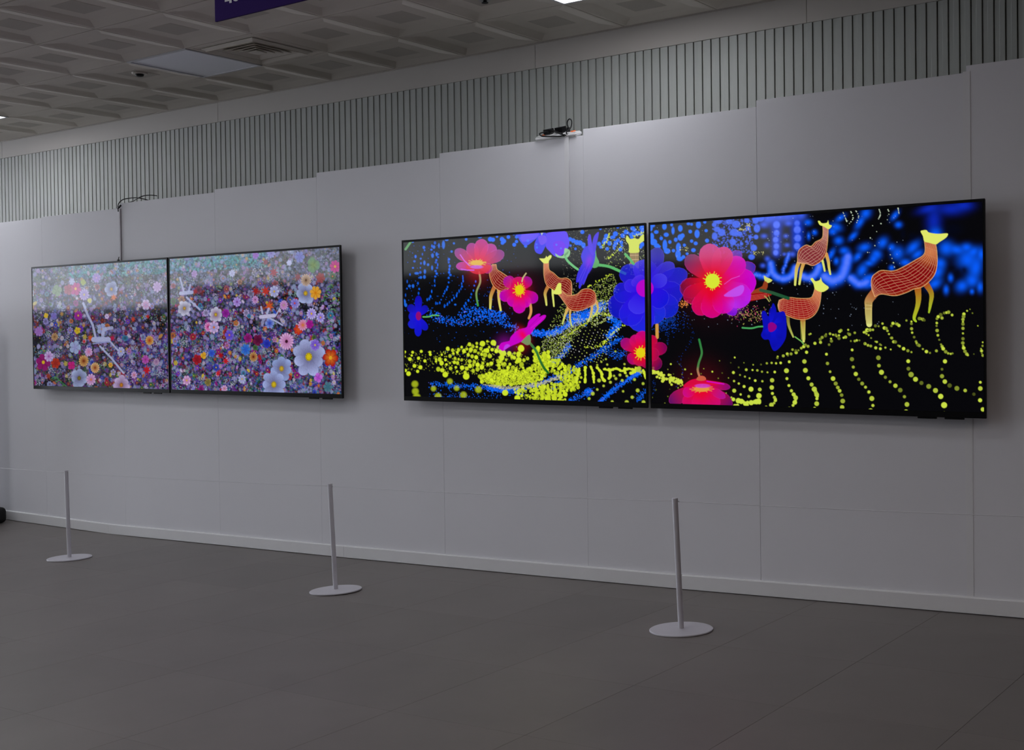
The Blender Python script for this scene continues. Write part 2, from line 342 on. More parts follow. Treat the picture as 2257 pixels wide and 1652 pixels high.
class Canvas:
    """A picture sampled at points whose photo position is (U, V); inv gives the grid position of a photo position."""
    def __init__(self, U, V, inv):
        self.U, self.V, self.inv = U, V, inv
        self.h, self.w = U.shape
        self.im = np.zeros((self.h, self.w, 3))
        self.umin, self.umax, self.vmin, self.vmax = U.min(), U.max(), V.min(), V.max()
    def win(self, u0, v0, u1, v1, pad=2.0):
        u0 -= pad; v0 -= pad; u1 += pad; v1 += pad
        if u1 < self.umin or u0 > self.umax or v1 < self.vmin or v0 > self.vmax: return None
        g = [self.inv(a, b) for a in (u0, u1) for b in (v0, v1)]
        x0 = max(0, int(min(a for a, b in g))-1); x1 = min(self.w, int(max(a for a, b in g))+3)
        y0 = max(0, int(min(b for a, b in g))-1); y1 = min(self.h, int(max(b for a, b in g))+3)
        if x0 >= x1 or y0 >= y1: return None
        return slice(y0, y1), slice(x0, x1)
    def put(self, sl, m, col, a=1.0, mode='mix'):
        P = self.im[sl]
        c = lin(col) if not isinstance(col, np.ndarray) else col
        m = (m*a)[..., None]
        if mode == 'mix': P *= (1-m); P += c*m
        elif mode == 'add': P += c*m
        elif mode == 'screen': P += c*m*(1-np.clip(P, 0, 1))
    def disc(self, u, v, r, col, a=1.0, soft=.8, ry=None, ang=0.0, mode='mix'):
        ry = ry or r; R = max(r, ry)+soft
        sl = self.win(u-R, v-R, u+R, v+R)
        if sl is None: return
        x = self.U[sl]-u; y = self.V[sl]-v
        if ang:
            ca, sa = math.cos(ang), math.sin(ang); x, y = x*ca+y*sa, -x*sa+y*ca
        d = np.sqrt((x/r)**2+(y/ry)**2)
        m = np.clip((1-d)*min(r, ry)/soft+.5, 0, 1)
        self.put(sl, m, col, a, mode)
    def glow(self, u, v, r, col, a=1.0, ry=None, ang=0.0, mode='screen'):
        ry = ry or r; R = 2.2*max(r, ry)
        sl = self.win(u-R, v-R, u+R, v+R)
        if sl is None: return
        x = self.U[sl]-u; y = self.V[sl]-v
        if ang:
            ca, sa = math.cos(ang), math.sin(ang); x, y = x*ca+y*sa, -x*sa+y*ca
        self.put(sl, np.exp(-((x/r)**2+(y/ry)**2)), col, a, mode)
    def _seg(self, X, Y, pts, closed):
        d2 = np.full(X.shape, 1e9); ins = np.zeros(X.shape, bool); n = len(pts)
        for i in range(n if closed else n-1):
            ax, ay = pts[i]; bx, by = pts[(i+1) % n]
            ex, ey = bx-ax, by-ay; L = ex*ex+ey*ey+1e-12
            t = np.clip(((X-ax)*ex+(Y-ay)*ey)/L, 0, 1)
            dx = X-ax-t*ex; dy = Y-ay-t*ey
            d2 = np.minimum(d2, dx*dx+dy*dy)
            if closed and ay != by:
                c = ((ay > Y) != (by > Y)) & (X < ex*(Y-ay)/ey+ax)
                ins ^= c
        return np.sqrt(d2), ins
    def mask_poly(self, pts, soft=.8):
        P = np.array(pts); sl = self.win(P[:, 0].min(), P[:, 1].min(), P[:, 0].max(), P[:, 1].max())
        if sl is None: return None, None
        d, ins = self._seg(self.U[sl], self.V[sl], pts, True)
        return sl, np.clip(np.where(ins, d, -d)/soft+.5, 0, 1)
    def poly(self, pts, col, a=1.0, soft=.8, mode='mix', fn=None):
        sl, m = self.mask_poly(pts, soft)
        if sl is None: return
        self.put(sl, m, fn(self.U[sl], self.V[sl]) if fn else col, a, mode)
    def line(self, pts, w, col, a=1.0, soft=.8, mode='mix', w1=None, col1=None):
        P = np.array(pts, float); W = max(w, w1 or 0)
        sl = self.win(P[:, 0].min()-W, P[:, 1].min()-W, P[:, 0].max()+W, P[:, 1].max()+W)
        if sl is None: return
        X, Y = self.U[sl], self.V[sl]
        if w1 is None and col1 is None:
            d, _ = self._seg(X, Y, [tuple(p) for p in P], False)
            self.put(sl, np.clip((w/2-d)/soft+.5, 0, 1), col, a, mode); return
        n = len(P)-1; best = np.full(X.shape, 1e9); tt = np.zeros(X.shape)
        for i in range(n):
            ax, ay = P[i]; ex, ey = P[i+1]-P[i]; L = ex*ex+ey*ey+1e-12
            t = np.clip(((X-ax)*ex+(Y-ay)*ey)/L, 0, 1)
            d = np.hypot(X-ax-t*ex, Y-ay-t*ey); k = d < best
            best = np.where(k, d, best); tt = np.where(k, (i+t)/n, tt)
        ww = w+((w1 if w1 is not None else w)-w)*tt
        c = lin(col)[None, None]*(1-tt[..., None])+lin(col1 if col1 is not None else col)[None, None]*tt[..., None]
        self.put(sl, np.clip((ww/2-best)/soft+.5, 0, 1), c, a, mode)

def smooth(pts, k=4, closed=True):
    P = [np.array(p, float) for p in pts]; n = len(P); out = []
    for i in range(n if closed else n-1):
        g = (lambda j: P[j % n]) if closed else (lambda j: P[min(max(j, 0), n-1)])
        a, b, c, d = g(i-1), g(i), g(i+1), g(i+2)
        for s in range(k):
            t = s/k
            q = .5*((2*b)+(c-a)*t+(2*a-5*b+4*c-d)*t*t+(3*b-a-3*c+d)*t**3)
            out.append((q[0], q[1]))
    if not closed: out.append(tuple(P[-1]))
    return out

def zm(ox, oy, s):
    return lambda pts: [(ox+x/s, oy+y/s) for x, y in pts]

def petal(cv, base, tip, W, c0, c1, a=.85, mid=.45, edge=None):
    bx, by = base; tx, ty = tip; L = math.hypot(tx-bx, ty-by); ax, ay = (tx-bx)/L, (ty-by)/L
    prof = [(0, .22), (.2, .5), (.4, .8), (.6, .98), (.75, 1), (.88, .82), (.96, .5), (1, .12)]
    pts = [(bx+ax*L*t-ay*W*w, by+ay*L*t+ax*W*w) for t, w in prof]+[(bx+ax*L*t+ay*W*w, by+ay*L*t-ax*W*w) for t, w in reversed(prof)]
    l0, l1 = lin(c0), lin(c1)
    def fn(U, V):
        t = np.clip(((U-bx)*ax+(V-by)*ay)/L, 0, 1)
        t = np.clip((t-mid*.4)/(1-mid*.4), 0, 1)[..., None]
        return l0*(1-t)+l1*t
    cv.poly(pts, None, a, .9, fn=fn)
    if edge: cv.line(pts[3:13], .7, edge, .35)

def deer(cv, top, bot, head=None, legs=(), nlong=7, ncross=9, core=(122, 8, 14), rim=(190, 95, 40), wire=(235, 165, 130), yel=(222, 230, 105), lw=.9, neck=None, fade=None):
    for pts, w0, w1, c0, c1 in legs:
        cv.line(smooth(pts, 4, False), w0, c0, 1, .8, w1=w1, col1=c1)
    T = smooth(top, 6, False); B = smooth(bot, 6, False)
    def rs(P, n):
        P = np.array(P); s = np.r_[0, np.cumsum(np.hypot(*np.diff(P, axis=0).T))]; t = np.linspace(0, s[-1], n)
        return np.stack([np.interp(t, s, P[:, 0]), np.interp(t, s, P[:, 1])], 1)
    N = 40; T, B = rs(T, N), rs(B, N)
    outline = [tuple(p) for p in T]+[tuple(p) for p in B[::-1]]
    sl, m = cv.mask_poly(outline)
    if sl is None: return
    d, ins = cv._seg(cv.U[sl], cv.V[sl], outline, True)
    k = np.exp(-d/2.2)[..., None]
    col = lin(core)*(1-k*.7)+lin(rim)*k*.7
    if neck:                                   # towards the head the body turns orange
        q = np.clip(np.hypot(cv.U[sl]-neck[0], cv.V[sl]-neck[1])/neck[2], 0, 1)[..., None]
        col = col*q+lin((200, 110, 50))*(1-q)
    cv.put(sl, m, col, 1.0)
    for j in range(1, nlong):
        f = j/nlong
        L = T*(1-f)+B*f
        if j % 2: L = L+np.stack([0*L[:, 0], .5*np.sin(np.arange(N)*.9+j)], 1)
        cv.line([tuple(p) for p in L], lw*.85, wire, .68)
    for j in range(1, ncross):
        i = int(j*(N-1)/ncross); f = np.linspace(0, 1, 7)[:, None]
        L = T[i]*(1-f)+B[i]*f
        cv.line([tuple(p) for p in L], lw*.75, wire, .28)
    cv.line(outline+[outline[0]], lw*1.1, (240, 195, 130), .75)
    if head:
        cv.poly(smooth(head, 3), yel, 1.0)

def flower_mask(cv, u, v, R, n, rot, sq=1.0, depth=.35, sharp=1.0, ang=0.0):
    sl = cv.win(u-R, v-R, u+R, v+R)
    if sl is None: return None, None, None
    x = cv.U[sl]-u; y = (cv.V[sl]-v)
    ca, sa = math.cos(ang), math.sin(ang); x, y = (x*ca+y*sa)/sq, (-x*sa+y*ca)
    r = np.hypot(x, y); th = np.arctan2(y, x)+rot
    rr = R*(1-depth+depth*np.abs(np.cos(th*n/2))**sharp)
    return sl, np.clip((rr-r)/.8+.5, 0, 1), r/R

def blossom(cv, u, v, R, n, rot, c_in, c_out, c_mid, sq=.85, depth=.3, sharp=.6, a=1.0, mid=.2, vein=True):
    sl, m, q = flower_mask(cv, u, v, R, n, rot, sq, depth, sharp)
    if sl is None: return
    k = np.clip((q-mid)/(.9-mid), 0, 1)[..., None]
    col = lin(c_in)*(1-k)+lin(c_out)*k
    if vein and R > 7:
        th = np.arctan2(cv.V[sl]-v, (cv.U[sl]-u)/sq)+rot
        col = col*(1-.28*(np.abs(np.sin(th*n/2)) > .93)[..., None]*np.ones(3))*(1-.10*(np.abs(np.cos(th*n*1.5)) > .9)[..., None])
    cv.put(sl, m, col, a)
    if c_mid is not None: cv.disc(u, v, max(R*mid*sq, .7), c_mid, a, ry=max(R*mid, .8))

def maple(cv, u, v, R, col, rot=0.0):
    pts = []
    for i in range(14):
        r = R*(1.0 if i % 2 == 0 else .42); t = rot+i*math.pi/7
        pts.append((u+.85*r*math.cos(t), v+r*math.sin(t)))
    cv.poly(pts, col)

# ------------------------------------------------ flower field (the left pair of screens)
def paint_field(cv, seed):
    rng = random.Random(seed); U, V = cv.U, cv.V
    npr = np.random.default_rng(seed)
    cv.im[:] = lin((26, 24, 40))
    def region(u, v):
        """palette of small blossoms at a place of the picture"""
        top = v < 640-(u-70)*.03
        if v < 618-(u-70)*.055 and 150 < u < 590:
            return [(70, 160, 172), (90, 175, 182), (60, 130, 140), (110, 150, 195), (95, 120, 175), (125, 185, 190), (70, 120, 122)]
        if top:
            return [(120, 125, 170), (95, 110, 140), (140, 140, 190), (80, 95, 100), (95, 100, 120), (150, 130, 180), (100, 120, 110), (120, 100, 90), (70, 85, 80)]
        if v < 720:
            return [(130, 125, 190), (75, 85, 130), (60, 50, 70), (45, 35, 50), (105, 100, 170), (70, 90, 80), (110, 70, 150), (40, 60, 60), (60, 75, 130), (150, 50, 45)]
        if u < 250:
            return [(120, 115, 175), (70, 75, 120), (45, 30, 55), (70, 95, 60), (110, 60, 140), (45, 60, 70), (130, 40, 60), (90, 120, 80), (60, 70, 140)]
        if u > 376: return [(125, 120, 190), (60, 60, 180), (150, 130, 190), (45, 110, 75), (35, 30, 55), (110, 40, 150), (50, 120, 150), (150, 30, 60), (40, 80, 170), (140, 140, 170), (60, 90, 60), (30, 25, 40), (90, 60, 170)]
        return [(125, 120, 190), (85, 80, 190), (60, 55, 140), (45, 35, 80), (150, 130, 190), (120, 60, 160), (60, 80, 100), (140, 40, 60), (55, 90, 160), (150, 110, 150), (40, 30, 45)]
    A = (cv.umax-cv.umin)*(cv.vmax-cv.vmin)
    HOLES = [(345, 700, 26, 30), (690, 672, 34, 18), (642, 655, 16, 10), (738, 668, 16, 14), (742, 735, 8, 30), (648, 790, 10, 22), (640, 742, 8, 10), (556, 715, 9, 20), (85, 760, 12, 30), (100, 845, 24, 14), (300, 745, 12, 10), (560, 745, 9, 24), (705, 870, 30, 6), (615, 655, 12, 8)]
    def scatter(n, r0, r1, dark=.0):
        for _ in range(n):
            u = rng.uniform(cv.umin, cv.umax); v = rng.uniform(cv.vmin, cv.vmax)
            pal = region(u, v); nz = .5+.5*math.sin(u*.083+2.1*math.sin(v*.061+seed)+v*.04)*math.cos(v*.095+1.7*math.sin(u*.052))
            c = pal[int(nz*len(pal)*.999)] if rng.random() < .6 else rng.choice(pal); s = rng.uniform(.65, 1.12); c = tuple(min(255, x*s) for x in c)
            hole = any((u-q[0])**2/q[2]**2+(v-q[1])**2/q[3]**2 < 1 for q in HOLES)
            if hole and rng.random() < .75: c = tuple(x*.2 for x in c)
            R = rng.uniform(r0, r1)
            if R < 3.0: cv.disc(u, v, R*.85, c, .9, ry=R)
            else:
                blossom(cv, u, v, R, rng.choice([5, 6, 8]), rng.uniform(0, 6), tuple(x*.75 for x in c), c, rng.choice([(190, 160, 60), (90, 60, 90), (200, 120, 60), (150, 150, 170)]), rng.uniform(.7, .95), .35, .7, .95, .22, False)
    scatter(int(A/22), 1.6, 4.2)
    scatter(int(A/15), .9, 2.2)
    scatter(int(A/120), 3.0, 6.0)
    scatter(int(A/14), .7, 1.5)
    for _ in range(int(A/340)):                 # pale lilac and white blossoms everywhere
        u = rng.uniform(cv.umin, cv.umax); v = rng.uniform(cv.vmin, cv.vmax); R = rng.uniform(2.5, 5.5)
        c = rng.choice([(150, 145, 205), (165, 165, 215), (170, 140, 205), (130, 125, 200), (150, 170, 210)])
        blossom(cv, u, v, R, rng.choice([5, 6, 8, 10]), rng.uniform(0, 6), tuple(x*.8 for x in c), c, rng.choice([(150, 120, 60), (110, 80, 150), (160, 150, 190)]), .8, .35, .7, .9, .22, False)
    B = cv.im; B = (B+np.roll(B, 1, 0)+np.roll(B, -1, 0)+np.roll(B, 1, 1)+np.roll(B, -1, 1))/5; cv.im[:] = B*.88
    # accents in strong colours, larger towards the lower right
    acc = [(165, 30, 35), (175, 20, 110), (120, 40, 190), (35, 70, 190), (205, 130, 40), (200, 175, 50), (190, 175, 215), (170, 120, 200), (60, 120, 55), (200, 90, 40), (175, 165, 210), (120, 110, 200), (130, 20, 120)]
    for _ in range(int(A/420)):
        u = rng.uniform(cv.umin, cv.umax); v = rng.uniform(cv.vmin, cv.vmax)
        c = rng.choice(acc); R = rng.uniform(2.6, 6.2); g_ = sum(c)/3; k_ = .85 if u > 376 and v > 650 else .62; c = tuple(k_*x+(1-k_)*g_*.9 for x in c)
        if v < 650: c = tuple(x*.55+70 for x in c); R *= .9
        k = rng.random()
        if k < .2: maple(cv, u, v, R, c, rng.uniform(0, 3))
        elif k < .35: cv.disc(u, v, R*.55, c, 1, ry=R, ang=rng.uniform(-1, 1))
        else: blossom(cv, u, v, R, rng.choice([5, 6, 8, 10]), rng.uniform(0, 6), tuple(x*.8 for x in c), c, (215, 180, 60), .8, .3, .6, .95, .22)
    for _ in range(int(A/700)):                 # sprays of tiny pale dots
        u = rng.uniform(cv.umin, cv.umax); v = rng.uniform(cv.vmin, cv.vmax); s = rng.uniform(3, 7); c = rng.choice([(150, 165, 175), (165, 170, 200), (120, 150, 140), (170, 165, 190), (110, 140, 160)])
        for _ in range(16): cv.disc(u+rng.gauss(0, s), v+rng.gauss(0, s), rng.uniform(.5, 1.3), c, .8, .7)
    W0, W1 = (150, 150, 205), (178, 182, 222)
    PK0, PK1 = (190, 120, 175), (205, 170, 215)
    Y = (200, 165, 45)
    ferns = [[(742, 645), (728, 700), (724, 745)], [(728, 628), (712, 662)], [(95, 770), (130, 800)], [(120, 830), (150, 855)], [(655, 765), (662, 792)]]
    for f in ferns:
        P = np.array(smooth(f, 6, False))
        for i in range(len(P)):
            t = i/len(P); L = 9*(1-.6*t)
            for s in (-1, 1):
                cv.line([tuple(P[i]), (P[i][0]+s*L*.8, P[i][1]+L*.45)], 1.6, (45, 115, 50) if i % 2 else (70, 140, 70), .9)
    for _ in range(70 if cv.umin > 370 else 48):   # blossoms of middle size in strong colours
        u = rng.uniform(cv.umin, cv.umax); v = rng.uniform(cv.vmin+60, cv.vmax); R = rng.uniform(5, 9.5)*(1 if cv.umin > 370 else .85)
        c = rng.choice([(150, 25, 130), (110, 50, 190), (50, 70, 190), (170, 40, 60), (150, 140, 210), (175, 165, 215), (60, 130, 170), (180, 120, 190), (190, 110, 60), (70, 110, 60), (120, 20, 70), (140, 150, 200)])
        if v < 660: c = tuple(x*.6+55 for x in c)
        blossom(cv, u, v, R, rng.choice([5, 6, 8, 12]), rng.uniform(0, 6), tuple(x*.65 for x in c), c, rng.choice([(190, 160, 60), (90, 40, 80), (200, 120, 60), None]), rng.uniform(.65, .95), rng.uniform(.2, .45), .7, .95, .2)
    for u, v, R, n, ci, co, cm in [
        # right-hand screen of the pair
        (620, 812, 27, 7, W0, (150, 170, 225), Y), (603, 847, 31, 8, W0, (160, 175, 228), (205, 175, 30)), (680, 786, 41, 8, W0, (172, 182, 232), (215, 190, 20)),
        (631, 752, 19, 16, PK0, (215, 165, 215), (60, 15, 40)), (694, 760, 13, 8, (110, 80, 200), (140, 110, 215), (190, 170, 90)), (673, 646, 24, 6, W0, (165, 180, 225), Y),
        (695, 645, 15, 7, (225, 150, 30), (215, 160, 60), (200, 120, 20)), (475, 693, 17, 8, (190, 150, 190), (195, 195, 222), Y), (406, 679, 17, 8, (180, 170, 200), (195, 195, 220), (190, 150, 50)),
        (459, 720, 11, 12, (200, 60, 140), (215, 150, 205), (90, 10, 50)), (471, 721, 14, 8, W0, PK1, (200, 110, 50)), (604, 642, 13, 8, W0, W1, (190, 160, 60)), (686, 691, 13, 12, (150, 120, 220), (190, 180, 235), Y),
        (706, 699, 11, 10, (130, 100, 210), (185, 175, 235), (200, 150, 60)), (738, 587, 14, 8, (185, 40, 120), (180, 55, 140), Y), (690, 584, 17, 3, (110, 135, 70), (95, 135, 105), None), (533, 835, 10, 8, W0, W1, Y),
        (411, 838, 11, 7, PK0, PK1, Y), (728, 788, 20, 6, (215, 110, 30), (165, 25, 25), (220, 170, 40)), (657, 726, 12, 7, (210, 80, 30), (185, 40, 35), None), (667, 716, 13, 12, (215, 110, 110), (205, 150, 200), (200, 120, 60)),
        (682, 714, 10, 6, (150, 20, 130), (165, 30, 150), None), (558, 786, 11, 12, (150, 70, 30), (185, 150, 90), (90, 40, 20)), (541, 770, 13, 7, (40, 90, 200), (60, 120, 200), None), (546, 745, 11, 5, (120, 15, 90), (150, 30, 130), None),
        (701, 832, 11, 4, (175, 70, 200), (190, 110, 215), None), (588, 757, 10, 7, (30, 40, 160), (45, 60, 185), None), (568, 749, 13, 5, (80, 10, 50), (110, 20, 70), None), (594, 712, 12, 6, (60, 80, 190), (130, 150, 215), None),
        (625, 672, 11, 12, PK0, (190, 150, 210), (160, 150, 140)), (649, 668, 11, 8, (110, 100, 200), (150, 140, 215), (200, 70, 50)), (522, 665, 11, 8, (150, 120, 205), (175, 150, 220), (120, 60, 140)), (562, 660, 9, 10, PK0, (180, 150, 210), (90, 60, 110)),
        (497, 690, 10, 6, (120, 20, 130), (150, 40, 160), None), (448, 783, 8, 3, (205, 150, 30), (215, 165, 50), None), (458, 842, 9, 5, (110, 100, 50), (140, 125, 70), None), (505, 738, 12, 6, (80, 60, 190), (110, 90, 205), (190, 110, 60)),
        (466, 778, 9, 6, (40, 70, 190), (60, 100, 200), None), (434, 792, 12, 5, (130, 15, 30), (165, 25, 40), None), (722, 852, 12, 6, (60, 110, 130), (80, 120, 140), None), (494, 856, 8, 8, PK0, PK1, (180, 120, 60)), (706, 612, 12, 6, (150, 60, 60), (140, 70, 80), None),
        (428, 603, 8, 6, (165, 130, 190), (165, 140, 200), None), (511, 602, 8, 8, W1, W1, (150, 140, 190)), (563, 562, 9, 5, (150, 90, 190), (140, 110, 195), None), (597, 558, 11, 8, (140, 130, 195), (140, 145, 205), (110, 100, 170)), (660, 566, 13, 6, (110, 110, 190), (120, 130, 195), None), (637, 579, 7, 6, W1, W1, None), (674, 617, 14, 14, (150, 120, 90), (190, 165, 150), (90, 60, 40)), (703, 641, 0.1, 5, W1, W1, None),
        # left-hand screen of the pair
        (174, 833, 21, 7, W0, (160, 175, 215), (120, 110, 40)), (267, 848, 21, 7, (190, 150, 200), (195, 175, 220), (190, 120, 30)), (266, 774, 10, 8, W0, W1, Y), (184, 795, 13, 14, (150, 80, 30), (205, 160, 95), (120, 50, 15)),
        (209, 810, 12, 14, (170, 100, 50), (215, 175, 120), (130, 60, 20)), (329, 750, 11, 12, (180, 90, 30), (210, 165, 90), (170, 60, 20)), (172, 695, 11, 8, (140, 10, 130), (150, 15, 150), (205, 150, 30)), (166, 636, 15, 6, (185, 60, 130), (180, 70, 140), (220, 180, 90)),
        (150, 638, 12, 5, (150, 70, 90), (160, 85, 110), None), (185, 649, 13, 12, (150, 130, 200), (180, 160, 215), (190, 170, 110)), (245, 637, 17, 6, W0, (165, 175, 215), (190, 160, 80)), (321, 671, 12, 6, PK0, (190, 180, 220), (150, 140, 190)),
        (122, 800, 12, 6, (150, 30, 20), (175, 50, 25), None), (95, 798, 19, 6, (130, 5, 90), (135, 10, 105), (205, 170, 20)), (170, 728, 8, 5, (205, 170, 30), (200, 180, 40), (180, 120, 20)), (165, 765, 15, 5, W0, (150, 170, 205), None),
        (101, 695, 6, 4, (210, 170, 20), (205, 175, 40), None), (118, 696, 9, 4, (120, 100, 190), (110, 110, 180), None), (235, 697, 6, 6, W1, PK1, (150, 90, 150)), (120, 742, 9, 10, (150, 110, 70), (175, 140, 100), (110, 70, 40)), (85, 730, 11, 8, (150, 100, 180), (150, 110, 185), None),
        (107, 785, 12, 8, (180, 130, 200), (190, 170, 220), (140, 80, 150)), (224, 725, 13, 5, W0, (150, 165, 205), (170, 140, 100)), (183, 622, 7, 4, (150, 160, 80), (150, 165, 85), None), (197, 662, 6, 3, (190, 185, 90), (185, 185, 100), None), (125, 640, 13, 4, (120, 140, 110), (125, 145, 120), None),
        (212, 612, 11, 8, (150, 120, 200), (165, 140, 210), (190, 150, 190)), (320, 792, 10, 7, (170, 60, 160), (180, 90, 180), (150, 40, 120)), (295, 826, 8, 8, PK0, PK1, (190, 120, 60)), (344, 797, 8, 10, (150, 110, 160), (180, 150, 180), None), (200, 836, 13, 10, PK0, PK1, (200, 120, 60)), (243, 804, 6, 6, (205, 150, 50), (210, 160, 60), (180, 90, 30)), (157, 805, 10, 4, (190, 20, 110), (175, 30, 130), None), (195, 775, 10, 10, PK0, PK1, (200, 120, 150)), (113, 745, 0.1, 4, W1, W1, None), (346, 632, 12, 8, (180, 150, 205), (190, 165, 215), None), (158, 620, 8, 6, W1, (160, 165, 205), None),
    ]:
        if R > 15 and n <= 8 and cm is not None and min(co) > 120:
            for s_ in (0, 1):                          # broad overlapping petals, slightly uneven
                for k_ in range(s_, n, 2):
                    th = k_*2*math.pi/n+(u*7+v*3) % 6; q = 1+.08*math.sin(k_*2.7+u)
                    petal(cv, (u, v), (u+.86*R*q*math.cos(th), v+R*q*math.sin(th)), R*(2.3/n), tuple(x*.72 for x in ci), tuple(x*(1+.05*math.sin(k_*1.9)) for x in co), .96, .5, edge=tuple(x*.8 for x in co))
            cv.disc(u, v, R*.17, cm, 1, 1.2, ry=R*.21)
            for k_ in range(9): cv.disc(u+.15*R*math.cos(k_*.7), v+.19*R*math.sin(k_*.7), R*.04+.4, tuple(x*.75 for x in cm), .9)
        else: blossom(cv, u, v, R, n, (u*7+v*3) % 6, ci, co, cm)
    for u, v, R, c in [(585, 641, 13, (185, 50, 40)), (563, 641, 11, (150, 30, 30)), (593, 675, 13, (200, 85, 35)), (323, 815, 12, (190, 20, 35)), (497, 795, 10, (185, 25, 40)), (480, 823, 8, (190, 30, 40)), (486, 783, 9, (160, 10, 20)), (185, 752, 6, (190, 40, 35)), (250, 655, 9, (205, 110, 50)), (106, 828, 9, (140, 50, 30)), (585, 577, 10, (135, 75, 90)), (603, 600, 13, (150, 65, 80)), (430, 642, 8, (150, 40, 50)), (325, 697, 6, (180, 35, 30)), (293, 703, 7, (190, 60, 35)), (247, 745, 8, (170, 20, 70)), (199, 745, 9, (190, 80, 30)), (656, 610, 11, (130, 65, 75))]:
        maple(cv, u, v, R, c, u % 3)
    # pale folded shapes standing among the blossoms
    P = (170, 175, 215); P2 = (140, 145, 200)
    cv.line([(183, 668), (192, 692), (204, 716), (210, 742)], 5, P, .9); cv.line([(206, 748), (238, 748)], 11, P, .95); cv.line([(205, 757), (240, 753)], 3, P2, .9)
    cv.line([(220, 763), (246, 790), (272, 822)], 4, P, .9); cv.line([(242, 752), (258, 770)], 3.5, P, .9); cv.line([(226, 742), (228, 725), (246, 722)], 7, P, .8)
    cv.line([(398, 646), (422, 644)], 8, P, .9); cv.line([(404, 640), (396, 612)], 4, P, .8); cv.line([(416, 640), (419, 628)], 4, P, .8); cv.line([(411, 655), (425, 668), (440, 682)], 4, P, .9)
    cv.line([(574, 698), (604, 695)], 8, (190, 185, 220), .95); cv.line([(578, 690), (575, 676)], 4, P, .9); cv.line([(592, 700), (612, 710), (622, 716)], 3.5, P, .9); cv.line([(588, 690), (592, 680)], 5, P, .9); cv.line([(608, 694), (616, 680)], 3, P, .9)
    # fine speckle
    sp = npr.random(cv.im.shape[:2])
    cv.im *= ((.66 if cv.umin < 370 else .76)+.2*sp)[..., None]

# ------------------------------------------------ glowing deer and flowers (the right pair of screens)
YEL = (206, 226, 42); BLU = (8, 104, 250); STEM = (92, 178, 104)

def centre(cv, u, v, r, col, n=14, ry=None, seed=1, L=.45):
    rng = random.Random(seed); ry = ry or r
    for i in range(n):
        t = i*2*math.pi/n+rng.uniform(-.15, .15); k = 1+L*rng.uniform(.5, 1.2)
        cv.line([(u+.8*r*math.cos(t), v+.8*ry*math.sin(t)), (u+k*r*math.cos(t+.08), v+k*ry*math.sin(t+.08))], 1.5, col, .95)
    cv.disc(u, v, r, col, 1, ry=ry)

def strand(cv, pts, r, col=YEL, soft=1.2, jitter=0.0, rng=None, dim=0.0):
    for i, (u, v) in enumerate(pts):
        k = 1.0-(dim*((i*37) % 10)/10.0)
        rr = r*(1+(.3*math.sin(i*2.1+u)))
        cv.disc(u, v, rr, tuple(c*k for c in col), 1, soft)

